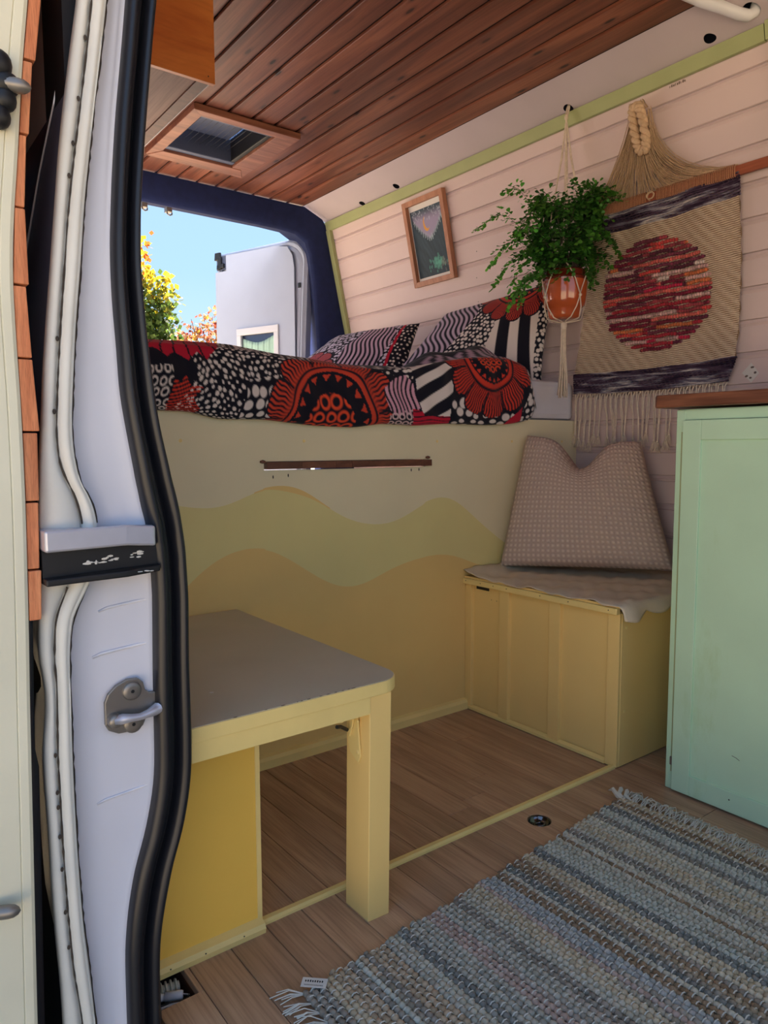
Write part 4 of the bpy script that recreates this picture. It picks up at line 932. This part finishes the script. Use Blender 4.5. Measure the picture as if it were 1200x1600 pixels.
# ---------------------------------------------------------------- rag rug: every weft row is a part
jj = random.Random(12)
rug = thing('rag_rug', (-.6, 1.0, 0), 'grey and beige rag rug with frayed warp ends in front of the table', 'rug')
y0, y1, npk = .535, 1.470, 84; pitch = (y1 - y0) / npk; xa0, xa1, xe = -.917, -.990, -.20
pal = [(186, 178, 158), (200, 190, 168), (172, 166, 150), (180, 158, 130), (152, 126, 98), (220, 206, 178), (198, 180, 150), (168, 166, 160), (130, 128, 120), (182, 158, 144), (150, 140, 126), (190, 188, 172)]
warpP = []
prev = None; run = 0; cur = pal[0]
for r in range(npk):
    y = y0 + (r + .5) * pitch; xs = xa0 + (xa1 - xa0) * (y - y0) / (y1 - y0) + jj.uniform(-.006, .006)
    if run <= 0: cur = jj.choice(pal); run = jj.choice([1, 1, 2, 2, 3])
    run -= 1
    wv = .0118; n = int((xe - xs) / wv); seg = 4; m = n * seg + 1
    xs_ = xs + np.arange(m) * wv / seg
    ph = (np.arange(m) / seg + (r % 2) * .5) * math.pi * 1.0
    pul = np.abs(np.sin(ph)) ** .6
    path = np.stack([xs_, y + .0012 * np.sin(xs_ * 9 + r) + .0006 * np.cos(ph * 2), .0052 + .0022 * np.abs(np.sin(ph))], 1)
    rad = (.0034 + .0028 * pul) * np.array([jj.uniform(.86, 1.14) for _ in range(m)])
    mb = MB(); mb.tube(path, rad, 6)
    ca = np.zeros((m, 3)); cc = np.array(cur, float); c2 = np.array(jj.choice(pal), float); xsw = jj.uniform(-.9, .3)
    sh = np.array([jj.uniform(-14, 14) for _ in range(n + 2)])
    for q in range(m):
        col = cc if xs_[q] < xsw else cc * .5 + c2 * .5
        ca[q] = np.clip(col + sh[q // seg] , 30, 235)
    mb.build('weft_row', M['ragrug'], rug, smooth=True, cols=linv(np.repeat(ca, 6, axis=0)))
mb = MB()
for k in range(int((xe - xa1) / .0118)):
    xb = xa1 + .004 + k * .0118 + .0059
    for r in range(npk):
        y = y0 + (r + .5) * pitch
        if xb < xa0 + (xa1 - xa0) * (y - y0) / (y1 - y0): continue
        if (r + k) % 2: mb.tube([(xb - .0012, y - pitch * .62, .0075), (xb, y - pitch * .2, .0128), (xb + .0008, y + pitch * .2, .0128), (xb + .0012, y + pitch * .62, .0075)], .0011, 3, caps=False)
mb.build('warp_thread', M['warp'], rug)['kind'] = 'stuff'
mb = MB()
for k in range(64):      # far frayed ends
    x = xa1 + .012 + k * .0122; L = jj.uniform(.025, .05); yb = y1
    for s_ in range(5):
        a = jj.uniform(-.012, .012); c_ = jj.uniform(-.018, .018)
        mb.tube([(x, yb - .003, .006), (x + a, yb + L * .45, .012 + jj.random() * .010), (x + a + c_ * .5, yb + L * .9, .012 * jj.random() + .004), (x + a + c_ * 1.6, yb + L * (.55 + .5 * jj.random()), .003)], .0009, 4, caps=False)
for k in range(26):
    x = xa0 + .004 + k * .024; yb = y0
    for s_ in range(6):
        a = jj.uniform(-.015, .010) - .01
        mb.tube([(x, yb + .004, .006), (x + a, yb - .018, .008 + .008 * jj.random()), (x + a * 2.2, yb - .040 * jj.uniform(.7, 1.1), .003)], .001, 4, caps=False)
mb.build('fringe', M['warp'], rug)['kind'] = 'stuff'
mb = MB()
for (a, b_) in (((-1.000, 1.470), (-1.012, 1.505)), ((-.998, 1.462), (-1.035, 1.478)), ((-.985, 1.475), (-.995, 1.502))):
    mb.tube([(a[0] + .02, a[1] - .005, .006), (a[0], a[1], .012), ((a[0] + b_[0]) / 2, (a[1] + b_[1]) / 2, .018), (b_[0], b_[1], .006)], np.array([.004, .006, .0055, .001]), 5)
mb.build('loose_rag_end', M['warp'], rug)
# care label
lt = thing('rug_label', (-.914, .56, .012), 'small white printed label stitched on the near corner of the rag rug', 'label')
L0, L1 = np.array([-.936, .531]), np.array([-.897, .572]); dl = (L1 - L0) / np.linalg.norm(L1 - L0); ld = np.array([-dl[1], dl[0]]) * -1; c0 = np.array([-.934, .546]); 
def LB(s, t, z=.0165): p = c0 + dl * s - ld * t * 1.0; return (p[0], p[1], z)
c0 = np.array([-.921, .534])
mb = MB(); mb.add([LB(0, 0), LB(.040, 0), LB(.040, .020), LB(0, .020)], [(0, 1, 2, 3)]); mb.build('label_tape', M['paper'], lt, solid=.0006)
mb = MB()
for row, (t0, hgt, n) in enumerate(((.0105, .0045, 8), (.0035, .002, 13))):
    for k in range(n):
        s_ = .005 + k * .030 / n; wq = .0022 if row == 0 else .0013
        mb.add([LB(s_, t0, .0167), LB(s_ + wq, t0, .0167), LB(s_ + wq, t0 + hgt * (.7 + .3 * ((k * 7) % 3) / 2), .0167), LB(s_, t0 + hgt, .0167)], [(0, 1, 2, 3)])
mb.build('printed_lettering', M['black'], lt)

# ================================================================ FRAMED PRINT
pf_ = thing('framed_print', (-2.37, 2.05, 1.54), 'small night forest print in a light wood frame on the board wall', 'picture')
fx0, fx1, fz0, fz1 = -2.495, -2.241, 1.540, 1.880
ta = np.array([0, wy(fz1) - wy(fz0), fz1 - fz0]); tl = np.linalg.norm(ta); ta /= tl; tn = np.array([0, -ta[2], ta[1]])   # up the wall, off the wall
def FP(x, t, n): p = np.array([0, wy(fz0), fz0]) + ta * t + tn * n; return (x, p[1], p[2])
H_ = tl; bwid = .021
def fbar(name, pts, n0, n1, m, bv=.001):
    mb = MB(); mb.prism([FP(x, t, n0) for x, t in pts], tuple(tn * (n1 - n0))); o = mb.build(name, m, pf_, bevel=bv); fix_normals(o); return o
for pts in ([(fx0, 0), (fx0, H_), (fx0 + bwid, H_ - bwid), (fx0 + bwid, bwid)], [(fx1, 0), (fx1, H_), (fx1 - bwid, H_ - bwid), (fx1 - bwid, bwid)], [(fx0, 0), (fx1, 0), (fx1 - bwid, bwid), (fx0 + bwid, bwid)], [(fx0, H_), (fx1, H_), (fx1 - bwid, H_ - bwid), (fx0 + bwid, H_ - bwid)]):
    fbar('frame_bar', pts, .002, .024, M['frame'])
fbar('mount', [(fx0 + .01, .01), (fx1 - .01, .01), (fx1 - .01, H_ - .01), (fx0 + .01, H_ - .01)], .004, .006, M['paper'])
nx_, nz_ = 110, 150; xx = np.linspace(fx0 + bwid + .006, fx1 - bwid - .001, nx_); tt = np.linspace(bwid + .012, H_ - bwid - .022, nz_)
V = np.array([[FP(x, t, .0068) for t in tt] for x in xx]); U, T = np.meshgrid(np.linspace(-1, 1, nx_), np.linspace(0, 1, nz_), indexing='ij'); u, t = U.ravel(), T.ravel()
rs = np.random.RandomState(1); nz = sum(np.sin(u * rs.uniform(4, 40) + t * rs.uniform(5, 50) + rs.uniform(0, 6)) for _ in range(14)) / 14
c = linv((52, 72, 84))[None] * (1 + .5 * nz[:, None]) * (.75 + .4 * t[:, None])
gl = t + .26 * np.cos(u * 1.5) - 1.30 + .5 * np.abs(u) ** 1.5
jag = .05 * np.abs(((u * 9) % 1) - .5) * 2
glow = smo(.0, .06, (t - (.50 + .36 * np.abs(u) ** 1.3 + jag))) * (1 - smo(.80, 1.0, t)) * (1 - smo(.8, 1.0, np.abs(u)))
c = put(c, glow, (158, 148, 178))
rim = (np.abs(t - (.50 + .36 * np.abs(u) ** 1.3 + jag * 1.6)) < .012 + .016 * (nz > .05)) * (np.abs(u) < .85); c = put(c, rim * .7, (176, 200, 206))
mo = (np.hypot((u + .10), (t - .775) * 1.75) < .20) & (np.hypot((u + .03), (t - .805) * 1.75) > .19); c = put(c, mo.astype(float), (222, 160, 70))
for k in range(60): c = put(c, (np.hypot(u - rs.uniform(-.9, .9), (t - rs.uniform(.82, .99)) * 1.7) < .022) * .55, (190, 200, 214))
for k in range(90): c = put(c, (np.hypot(u - rs.normal(.22, .24), (t - rs.normal(.17, .05)) * 1.6) < rs.uniform(.02, .05)) * .45, (92, 170, 150))
for k in range(30): c = put(c, (np.hypot(u - rs.normal(.62, .08), (t - rs.normal(.14, .04)) * 1.6) < .03) * .35, (130, 128, 120))
MB().grid(V).build('print', M['print'], pf_, cols=np.clip(c, 0, 1))

# ================================================================ WOVEN WALL HANGING
rail = tag(MB().box(-1.575, 1.0, wy(1.612) - .026, wy(1.612) - .014, 1.5975, 1.6245).build('hanging_rail', M['rail'], bevel=.0015), 'long reddish wooden rail running along the wall behind the woven hanging', 'rail')
wh = thing('woven_hanging', (-1.35, 2.09, 1.04), 'woven cream wall hanging with a large red rag circle and long fringe', 'wall hanging')
# panel outline: left/right edge x and surface y against height
EL = [(1.035, -1.665), (1.115, -1.668), (1.30, -1.628), (1.45, -1.592), (1.60, -1.552)]
ER = [(1.030, -1.116), (1.095, -1.094), (1.30, -1.082), (1.45, -1.074), (1.60, -1.070)]
def ex(tab, z): return float(np.interp(z, [a for a, b in tab], [b for a, b in tab]))
def hy(x, z): return wy(z) - .024 - .004 * math.sin(x * 37 + z * 5) - .003 * math.sin(x * 71) * (1.6 - z) - .006 * max(0, (1.5 - z))
def panel(z0, z1, n, nx=60, off=0):
    V = []
    for z in np.linspace(z0, z1, n):
        a, b_ = ex(EL, z), ex(ER, z); wob = .003 * math.sin(z * 90)
        V.append([(x, hy(x, z) - off, z + .006 * (x - a) / (b_ - a) - .008 * math.sin((x - a) / (b_ - a) * math.pi)) for x in np.linspace(a + wob, b_ - wob, nx)])
    return np.array(V)
# cream weft rows, as real ridges, with the gaps showing dark
rows_ = MB(); z = 1.100
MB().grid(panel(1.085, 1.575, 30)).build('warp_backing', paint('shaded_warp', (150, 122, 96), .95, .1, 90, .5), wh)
jj = random.Random(9)
k = 0
while z < 1.555:
    a, b_ = ex(EL, z), ex(ER, z); xs_ = np.linspace(a + .002 * jj.random(), b_ - .002 * jj.random(), 64)
    pts = [(x, hy(x, z) - .0022, z + .006 * (x - a) / (b_ - a) - .008 * math.sin((x - a) / (b_ - a) * math.pi) + .0006 * math.sin(x * 160 + k)) for x in xs_]
    rows_.tube(pts, .0021 + .0004 * np.sin(np.arange(64) * 1.6 + k), 5, caps=False); z += .0058; k += 1
rows_.build('cream_weft', M['cord'] if False else paint('cream_weft_yarn', (222, 200, 176), .95, .06, 160, .5), wh, smooth=True)['kind'] = 'stuff'
# space-dyed bands
def dyed(name):
    m, nt, b = base(name, .95, .2); v = posvec(nt, (7, 7, 60)); n = noise(nt, v, 1.0, 4, .6, .5)
    nt.links.new(ramp(nt, n, [(.36, lin((44, 32, 50))), (.50, lin((84, 66, 84))), (.56, lin((120, 116, 130))), (.66, lin((206, 196, 192)))]), b.inputs['Base Color'])
    bump(nt, b, noise(nt, posvec(nt, (220, 220, 260)), 1, 2), .6, .003); return m
DY = dyed('purple_white_yarn')
for z0, z1, nm, n in ((1.545, 1.598, 'upper_dyed_band', 9), (1.036, 1.100, 'lower_dyed_band', 11)):
    mb = MB(); zz = np.linspace(z0, z1, n)
    for q, z in enumerate(zz):
        a, b_ = ex(EL, z) - .004, ex(ER, z) + .004 + .002 * jj.random(); xs_ = np.linspace(a, b_, 110)
        pts = [(x, hy(x, z) - .0040 - .0012 * ((q + i_) % 2), z + .006 * (x - a) / (b_ - a) - .008 * math.sin((x - a) / (b_ - a) * math.pi) + .001 * math.sin(x * 30 + q)) for i_, x in enumerate(xs_)]
        mb.tube(pts, .0036 + .0007 * np.sin(np.arange(110) * 2.1 + q * 1.7), 6)
    mb.build(nm, DY, wh, smooth=True)
# rag circle: each packed rag row is a part
rpal = [(140, 36, 62), (112, 44, 66), (190, 50, 66), (222, 78, 74), (236, 130, 80), (230, 184, 178), (212, 46, 84), (130, 56, 76), (240, 214, 204), (176, 70, 80), (232, 112, 102)]
ccx, ccz, RX, RZ = -1.350, 1.322, .193, .170; NR = 26; ph_ = 2 * RZ / NR
for r in range(NR):
    z = ccz - RZ + (r + .5) * ph_; hw = RX * math.sqrt(max(.03, 1 - ((z - ccz) / RZ) ** 2)) + jj.uniform(-.006, .008)
    n = max(14, int(hw * 2 / .0042)); xs_ = np.linspace(ccx - hw, ccx + hw, n)
    base_c = np.array(rpal[jj.choice([0, 1, 2, 3, 3, 5, 6, 7, 9, 10, 4] if r % 3 else [0, 1, 1, 7, 0, 6])], float); cuts = sorted(jj.uniform(-1, 1) for _ in range(3)); cl = [base_c, np.array(rpal[jj.randrange(11)], float), base_c * .9, np.array(rpal[jj.randrange(11)], float)]
    rad = .0058 + .0016 * np.sin(np.arange(n) * 2.4 + r) ; rad[0] = rad[-1] = .003
    pts = [(x, hy(x, z) - .0075 - .0012 * math.sin(i_ * 2.4 + r), z - .02 * (x - ccx) * .2 + .0012 * math.sin(x * 90 + r * 2)) for i_, x in enumerate(xs_)]
    cc = np.zeros((n, 3)); 
    for i_, x in enumerate(xs_):
        tq = (x - ccx) / hw; w_ = sum(tq > cu for cu in cuts); cc[i_] = np.clip(cl[w_] * (.86 + .28 * jj.random()), 0, 255)
        if i_ % 2: cc[i_] = cc[i_] * .72
    MB().tube(pts, rad, 6).build('rag_row', M['ragrug'], wh, smooth=True, cols=linv(np.repeat(cc, 6, axis=0)))
# yarn wrapped over the rail, one wrap after another
mb = MB(); x = -1.560; k = 0
yr = wy(1.612) - .020
while x < -1.073:
    jz = .0008 * jj.random()
    if not (-1.352 < x < -1.318): mb.tube([(x, yr + .006, 1.6265 + jz), (x, yr - .0095, 1.6265 + jz), (x + .001, yr - .0095, 1.5955), (x + .001, yr + .006, 1.5955)], .0020, 5, caps=False)
    x += .0053 if k % 2 else .0058; k += 1
mb.build('rail_wrapping', M['wrap'], wh, smooth=True)['kind'] = 'stuff'
mb = MB()
for k in range(14):
    a = jj.uniform(0, 6.28); mb.tube([(-1.335 + .012 * math.cos(a), yr - .012, 1.612 + .010 * math.sin(a)), (-1.335 + .014 * math.cos(a + 1.2), yr - .016, 1.612 + .012 * math.sin(a + 1.2)), (-1.335 + .012 * math.cos(a + 2.4), yr - .012, 1.610 + .012 * math.sin(a + 2.4))], .002, 5)
mb.build('centre_knot', M['jute'], wh, smooth=True)
# fan of loose yarns from the loop down to the rail
mb = MB(); N = 190
for k in range(N):
    t = (k + jj.random()) / N; xb = -1.566 + t * .500; lay = jj.random()
    x0 = -1.352 + (t - .5) * .075; z0 = 1.868 - .10 * jj.random() ** 1.5 - .05 * (1 - abs(2 * t - 1)); zb = 1.6250
    pts = []
    for q in np.linspace(0, 1, 9):
        dx = xb - x0; s = q ** (1.9 if t > .5 else 1.25) if abs(t - .5) > .12 else q
        zz = z0 + (zb - z0) * (1 - (1 - q) ** (1.55 if t > .5 else 1.1))
        x = x0 + dx * s; pts.append((x, wy(zz) - .012 - .014 * lay - .012 * math.sin(q * math.pi) * (1 - abs(2 * t - 1)), zz))
    mb.tube(pts, .0013, 3, caps=False)
mb.build('yarn_fan', M['jute'], wh, smooth=True)['kind'] = 'stuff'
# twisted loop at the top
lc = (-1.348, 1.800); lp = []
for a in np.linspace(0, 2 * math.pi, 73)[:-1]:
    rx_, rz_ = .0165, .062; xq = lc[0] + rx_ * math.copysign(abs(math.cos(a)) ** .55, math.cos(a)) + .012 * (-(math.sin(a))) * .5; zq = lc[1] + rz_ * math.sin(a); lp.append((xq, wy(zq) - .040, zq))
lp = np.array(lp); Tn = np.roll(lp, -1, 0) - np.roll(lp, 1, 0); Tn /= np.linalg.norm(Tn, axis=1, keepdims=True); nb = np.cross(Tn, np.array([0, 1, 0])); nb /= np.linalg.norm(nb, axis=1, keepdims=True)
for s_ in range(2):
    aa = np.arange(72) / 72 * 2 * math.pi * 9 + s_ * math.pi
    MB().tube(lp + .0068 * (np.cos(aa)[:, None] * nb + np.sin(aa)[:, None] * np.array([0, 1, 0])), .0085, 9, closed=True).build('twisted_strand', M['jute'], wh, smooth=True)
mb = MB()
for k in range(40):
    a = jj.uniform(-1, 1); mb.tube([(-1.352 + a * .02, wy(1.85) - .03, 1.845), (-1.354 + a * .024, wy(1.87) - .028 - .012 * jj.random(), 1.868 + .010 * jj.random()), (-1.354 + a * .03, wy(1.86) - .02, 1.856)], .0014, 4)
mb.build('loop_crown', M['jute'], wh, smooth=True)
# fringe: each cord is a part
NC = 27
for k in range(NC):
    t = k / (NC - 1); x = ex(EL, 1.03) + .004 + t * (ex(ER, 1.03) - ex(EL, 1.03) - .012); zt = 1.036 + .006 * t - .008 * math.sin(t * math.pi)
    zk = .872 + jj.uniform(-.012, .022); sw_ = jj.uniform(-.012, .012); y_ = wy(zk) - .030
    mb = MB()
    for s_ in (-1, 1):
        mb.tube([(x + s_ * .009 + .003, y_ + .004, zt + .004), (x + s_ * .0035, y_, zt - .016), (x + s_ * .0022, y_ - .002, zt - .05), (x + sw_ * .5 + s_ * (.002 + .002 * math.sin(k)), y_ + .004, (zt + zk) / 2), (x + sw_ + s_ * .001, y_ + .004, zk)], .0019, 5)
    mb.ball((x + sw_, y_ + .004, zk), (.0048, .0045, .0060), 8)
    for s_ in range(7):
        a = (s_ - 3) * .0028 + jj.uniform(-.001, .001); mb.tube([(x + sw_ + a * .4, y_ + .004, zk - .003), (x + sw_ + a * 1.0, y_ + .004 + jj.uniform(-.003, .003), zk - .014), (x + sw_ + a * 1.8 + sw_ * .5, y_ + .004, zk - .030 - .006 * jj.random())], .0012, 4, caps=False)
    mb.build('fringe_cord', M['cord'], wh, smooth=True)

# ================================================================ HANGING PLANT
PX, PY = -1.596, 1.968
Rr = np.array([.606, .796, 0]); Rc = np.array([.797, -.604, 0])
pot = thing('potted_fern', (PX, PY, 1.262), 'glazed terracotta pot of leafy fern hanging in a cord holder', 'plant')
pr = [(0, .0), (.040, .0), (.048, .004), (.0515, .012), (.053, .030), (.056, .034), (.0655, .042), (.0695, .060), (.0722, .085), (.0740, .112), (.0742, .128)]
MB().lathe(pr, (PX, PY, 1.268), 40).build('pot', M['terracotta'], pot, smooth=True)
MB().lathe([(.0738, .120), (.0748, .124), (.0742, .132), (.0690, .134), (.0672, .138), (.0675, .152), (.0655, .156), (.0625, .154), (.062, .130)], (PX, PY, 1.268), 40).build('dark_rim', M['terradark'], pot, smooth=True)
MB().lathe([(0, .142), (.062, .140)], (PX, PY, 1.268), 24).build('soil', M['soil'], pot)
jj = random.Random(21); lv, lf_, lc_ = [], [], []; stems = MB()
def leaf(p, d, up, size, col):
    d = d / (np.linalg.norm(d) + 1e-9); s = np.cross(d, up); s /= (np.linalg.norm(s) + 1e-9); n0 = len(lv)
    for a, b_ in ((0, 0), (.55, -.48), (.95, -.42), (1.12, 0), (.95, .42), (.55, .48)): lv.append(tuple(p + d * size * a + s * size * b_ + up * size * (.10 if b_ else 0)))
    lf_.append((n0, n0 + 1, n0 + 2, n0 + 3, n0 + 4, n0 + 5)); lc_.extend([col] * 6)
def frond(az, reach, rise, droop, n=13, size=.013, light=0):
    dr_ = Rr * math.cos(az) + Rc * math.sin(az); p0 = np.array([PX, PY, 1.405]) + dr_ * .03; side = np.array([-dr_[1], dr_[0], 0])
    pts = []
    for q in np.linspace(0, 1, 12):
        pts.append(p0 + dr_ * (reach * q ** .85) + np.array([0, 0, rise * math.sin(min(1, q * 1.25) * math.pi / 2) - droop * q ** 2.4]) + side * .015 * math.sin(q * 4 + az * 3))
    pts = np.array(pts); yl = wy(1.5) - .018
    pts[:, 1] = np.minimum(pts[:, 1], [wy(z) - .012 for z in pts[:, 2]])
    stems.tube(pts[::2], np.linspace(.0011, .0004, 6), 4, caps=False)
    for k in range(n):
        q = .26 + .74 * k / (n - 1); i = q * 11; a = int(min(10, i)); p = pts[a] + (pts[a + 1] - pts[a]) * (i - a); T_ = pts[a + 1] - pts[a]; T_ /= np.linalg.norm(T_)
        for s_ in (-1, 1):
            sd_ = side * s_ * (1 - .3 * q) + T_ * .5 + np.array([0, 0, jj.uniform(-.4, .3)]); L = (.034 * (1 - .55 * q) + .010) * jj.uniform(.7, 1.2)
            for m_ in range(3):
                pp = p + sd_ * L * (.25 + .38 * m_) + np.array([jj.uniform(-1, 1), jj.uniform(-1, 1), jj.uniform(-1, 1)]) * .004
                pp[1] = min(pp[1], wy(pp[2]) - .008)
                g = jj.uniform(.7, 1.25) * (1 + light); col = np.clip(np.array([62, 116, 46]) * g + np.array([30, 30, 2]) * max(0, q - .5) * jj.random() * 2, 0, 235)
                leaf(pp, sd_ + np.array([jj.uniform(-.6, .6), jj.uniform(-.6, .6), jj.uniform(-.8, .3)]), np.array([jj.uniform(-.5, .5), jj.uniform(-.5, .5) - .3, 1.0]) / 1.2, size * jj.uniform(.7, 1.25), linv(col))
for k in range(92):
    az = jj.uniform(0, 2 * math.pi); reach = jj.uniform(.05, .155) * (1 if math.sin(az) > -.3 else .6); rise = jj.uniform(.06, .29)
    frond(az, reach, rise, jj.uniform(0, .10))
for az, re, ri, dr0 in ((2.95, .27, .24, .10), (3.05, .17, .30, .03), (3.2, .20, .12, .14), (2.8, .17, .10, .16), (3.3, .15, .05, .14), (.1, .16, .26, .02), (.25, .15, .27, .05), (2.6, .19, .2, .13), (3.0, .15, .02, .10), (2.9, .13, .04, .13), (3.4, .21, .18, .12)):
    frond(az, re, ri, dr0, 15, .0125, .35)
m_ = MB(); m_.v = lv; m_.f = lf_; m_.m = [0] * len(lf_)
m_.build('leaves', M['fernmat'], pot, cols=np.array(lc_))['kind'] = 'stuff'; stems.build('stems', M['stem'], pot)['kind'] = 'stuff'
# macrame holder
mh = thing('macrame_hanger', (PX, PY, 1.0), 'cream knotted cord plant holder hanging from a hole in the white ceiling edge', 'plant hanger')
top = np.array([-1.608, 1.984, 1.948]); hs_ = np.array([-1.605, 1.972, 1.915])
for a in (0, 1): MB().tube([top + (0, .01, .03), top + ((a - .5) * .008, 0, 0), hs_ + ((a - .5) * .006, 0, 0)], .0032, 6).build('hanging_cord', M['cord'], mh, smooth=True)
MB().ball(tuple(hs_), (.0065, .0065, .010), 10).build('knot', M['cord'], mh, smooth=True)
rk, zk1, zk2, rk2, zb_ = .066, 1.452, 1.335, .080, 1.256
angs = [math.radians(a) for a in (20, 110, 200, 290)]
def pp_(a, r, z): v = Rr * math.cos(a) + Rc * math.sin(a); return np.array([PX, PY, 0]) + v * r + np.array([0, 0, z])
for i, a in enumerate(angs):
    for s_ in (-1, 1):
        MB().tube([hs_, hs_ * .5 + pp_(a, .030, 1.66) * .5 + np.array([s_ * .002, 0, .0]), pp_(a, .045, 1.62), pp_(a + s_ * .03, rk - .002, zk1)], .0019, 5).build('hanging_cord', M['cord'], mh, smooth=True)
    MB().ball(tuple(pp_(a, rk, zk1)), (.005, .005, .007), 8).build('knot', M['cord'], mh, smooth=True)
    for s_ in (-1, 1):
        a2 = a + s_ * math.pi / 4
        MB().tube([pp_(a, rk, zk1), pp_(a + s_ * .30, .0800, 1.420), pp_(a + s_ * .55, .0790, 1.385), pp_(a2, rk2 - .002, zk2 + .004)], .0021, 5).build('net_cord', M['cord'], mh, smooth=True)
        MB().tube([pp_(a2, rk2 - .002, zk2), pp_(a2 + s_ * .12, .0735, 1.300), pp_(a2 + s_ * .3, .058, 1.268), pp_(a2 + s_ * .4, .030, 1.262), (PX, PY, zb_)], .0021, 5).build('net_cord', M['cord'], mh, smooth=True)
    MB().ball(tuple(pp_(a + math.pi / 4, rk2 - .001, zk2)), (.0055, .0055, .006), 8).build('knot', M['cord'], mh, smooth=True)
MB().lathe([(.004, 0), (.0095, -.002), (.0105, -.012), (.0085, -.020), (.009, -.024)], (PX, PY, zb_ + .004), 12).build('tassel_knot', M['cord'], mh, smooth=True)
for k in range(16):
    a = k * 2.4; r = .008 * math.sqrt((k + .5) / 16)
    x_, y_ = PX + r * math.cos(a), PY + r * math.sin(a)
    MB().tube([(x_, y_, 1.238), (x_ + r * .3 * math.cos(a), y_, 1.16), (x_ + (.2 + r * 20 * .02) * .01 + .006 * math.cos(a), y_ + .006 * math.sin(a), 1.08), (x_ + .010 * math.cos(a), y_ + .010 * math.sin(a), 1.010 + .012 * jj.random())], .0024, 5).build('tassel_cord', M['cord'], mh, smooth=True)

# ================================================================ TREES BEYOND THE REAR OPENING
def tree(name, base_, blobs, n, size, colf, label, group=None, seed=0):
    rs = np.random.RandomState(seed); t = thing(name, (base_[0], base_[1], -.66), label, 'tree', group)
    mb = MB(); c0 = np.array([base_[0], base_[1], -.66]); zt = np.mean([b[2] for b in blobs])
    mb.tube([c0, c0 + np.array([.05, .03, (zt + .66) * .45]), c0 + np.array([0, .05, zt + .66])], np.array([.16, .12, .05]), 8); mb.build('trunk', M['bark'], t, smooth=True)
    bb = MB()
    for b in blobs:
        for _ in range(5):
            e = np.array(b[:3]) + rs.normal(0, 1, 3) * b[3] * .45; s0 = c0 + np.array([0, 0, (zt + .66) * rs.uniform(.35, .9)]); bb.tube([s0, (s0 + e) / 2 + np.array([0, 0, .1]), e], np.array([.035, .02, .006]), 5, caps=False)
    bb.build('branches', M['bark'], t, smooth=True)['kind'] = 'stuff'
    P_ = []
    for b in blobs:
        k = int(n * b[4]); v = rs.normal(0, 1, (k, 3)); v /= np.linalg.norm(v, axis=1, keepdims=True); r = b[3] * rs.uniform(.35, 1, (k, 1)) ** .5
        q = np.array(b[:3]) + v * r; q += rs.normal(0, .06, (k, 3)); P_.append(q)
    P_ = np.concatenate(P_); k = len(P_)
    d = rs.normal(0, 1, (k, 3)); d /= np.linalg.norm(d, axis=1, keepdims=True); e = np.cross(d, rs.normal(0, 1, (k, 3))); e /= np.linalg.norm(e, axis=1, keepdims=True)
    s = size * rs.uniform(.6, 1.3, (k, 1)); V = np.stack([P_, P_ + d * s * .5 + e * s * .42, P_ + d * s, P_ + d * s * .5 - e * s * .42], 1).reshape(-1, 3)
    F = np.arange(k * 4).reshape(-1, 4); cc = colf(P_, rs); m = MB(); m.v = V.tolist(); m.f = F.tolist(); m.m = [0] * k
    m.build('leaves', M['leafmat'], t, cols=np.repeat(cc, 4, axis=0))['kind'] = 'stuff'
def col1(P_, rs):
    z = P_[:, 2] + rs.normal(0, .22, len(P_)) + .10 * np.sin(P_[:, 1] * 3); c = np.tile(linv((80, 104, 44)), (len(P_), 1))
    for a, col in ((2.75, (150, 150, 50)), (2.95, (212, 186, 52)), (3.35, (226, 150, 56)), (3.52, (216, 104, 48))): c[z > a] = linv(col)
    return c * rs.uniform(.5, .85, (len(P_), 1))
tree('autumn_tree', (-10.2, 2.3), [(-10, 2.35, 2.9, .95, .35), (-10, 3.05, 2.35, .75, .25), (-10.1, 2.8, 3.35, .62, .2), (-10, 3.55, 2.3, .42, .09), (-10, 3.55, 2.85, .40, .08), (-10, 3.2, 3.35, .35, .05), (-10, 1.2, 2.6, 1.1, .3)], 11000, .085, col1, 'orange and yellow turning tree at the left of the rear opening', seed=3)
def col2(P_, rs): c = np.array([linv((216, 128, 96)), linv((222, 160, 120)), linv((170, 150, 110)), linv((200, 96, 70)), linv((226, 170, 70))])[rs.randint(0, 5, len(P_))]; return c * rs.uniform(.4, .6, (len(P_), 1))
tree('thin_autumn_tree', (-14.5, 6.4), [(-14, 5.9, 2.7, .6, .3), (-14, 6.5, 3.15, .55, .3), (-14, 6.9, 2.6, .6, .3), (-14, 5.3, 2.5, .5, .2)], 1900, .085, col2, 'thin pinkish orange tree beside the open white rear door', seed=5)
tree('far_thin_tree', (-17, 5.6), [(-17, 5.5, 2.3, 1.0, .4), (-17, 6.9, 2.6, .9, .4), (-17, 8.2, 2.5, 1.0, .4)], 2200, .10, col2, 'sparse pale tree low in the distance behind the duvet', seed=7)
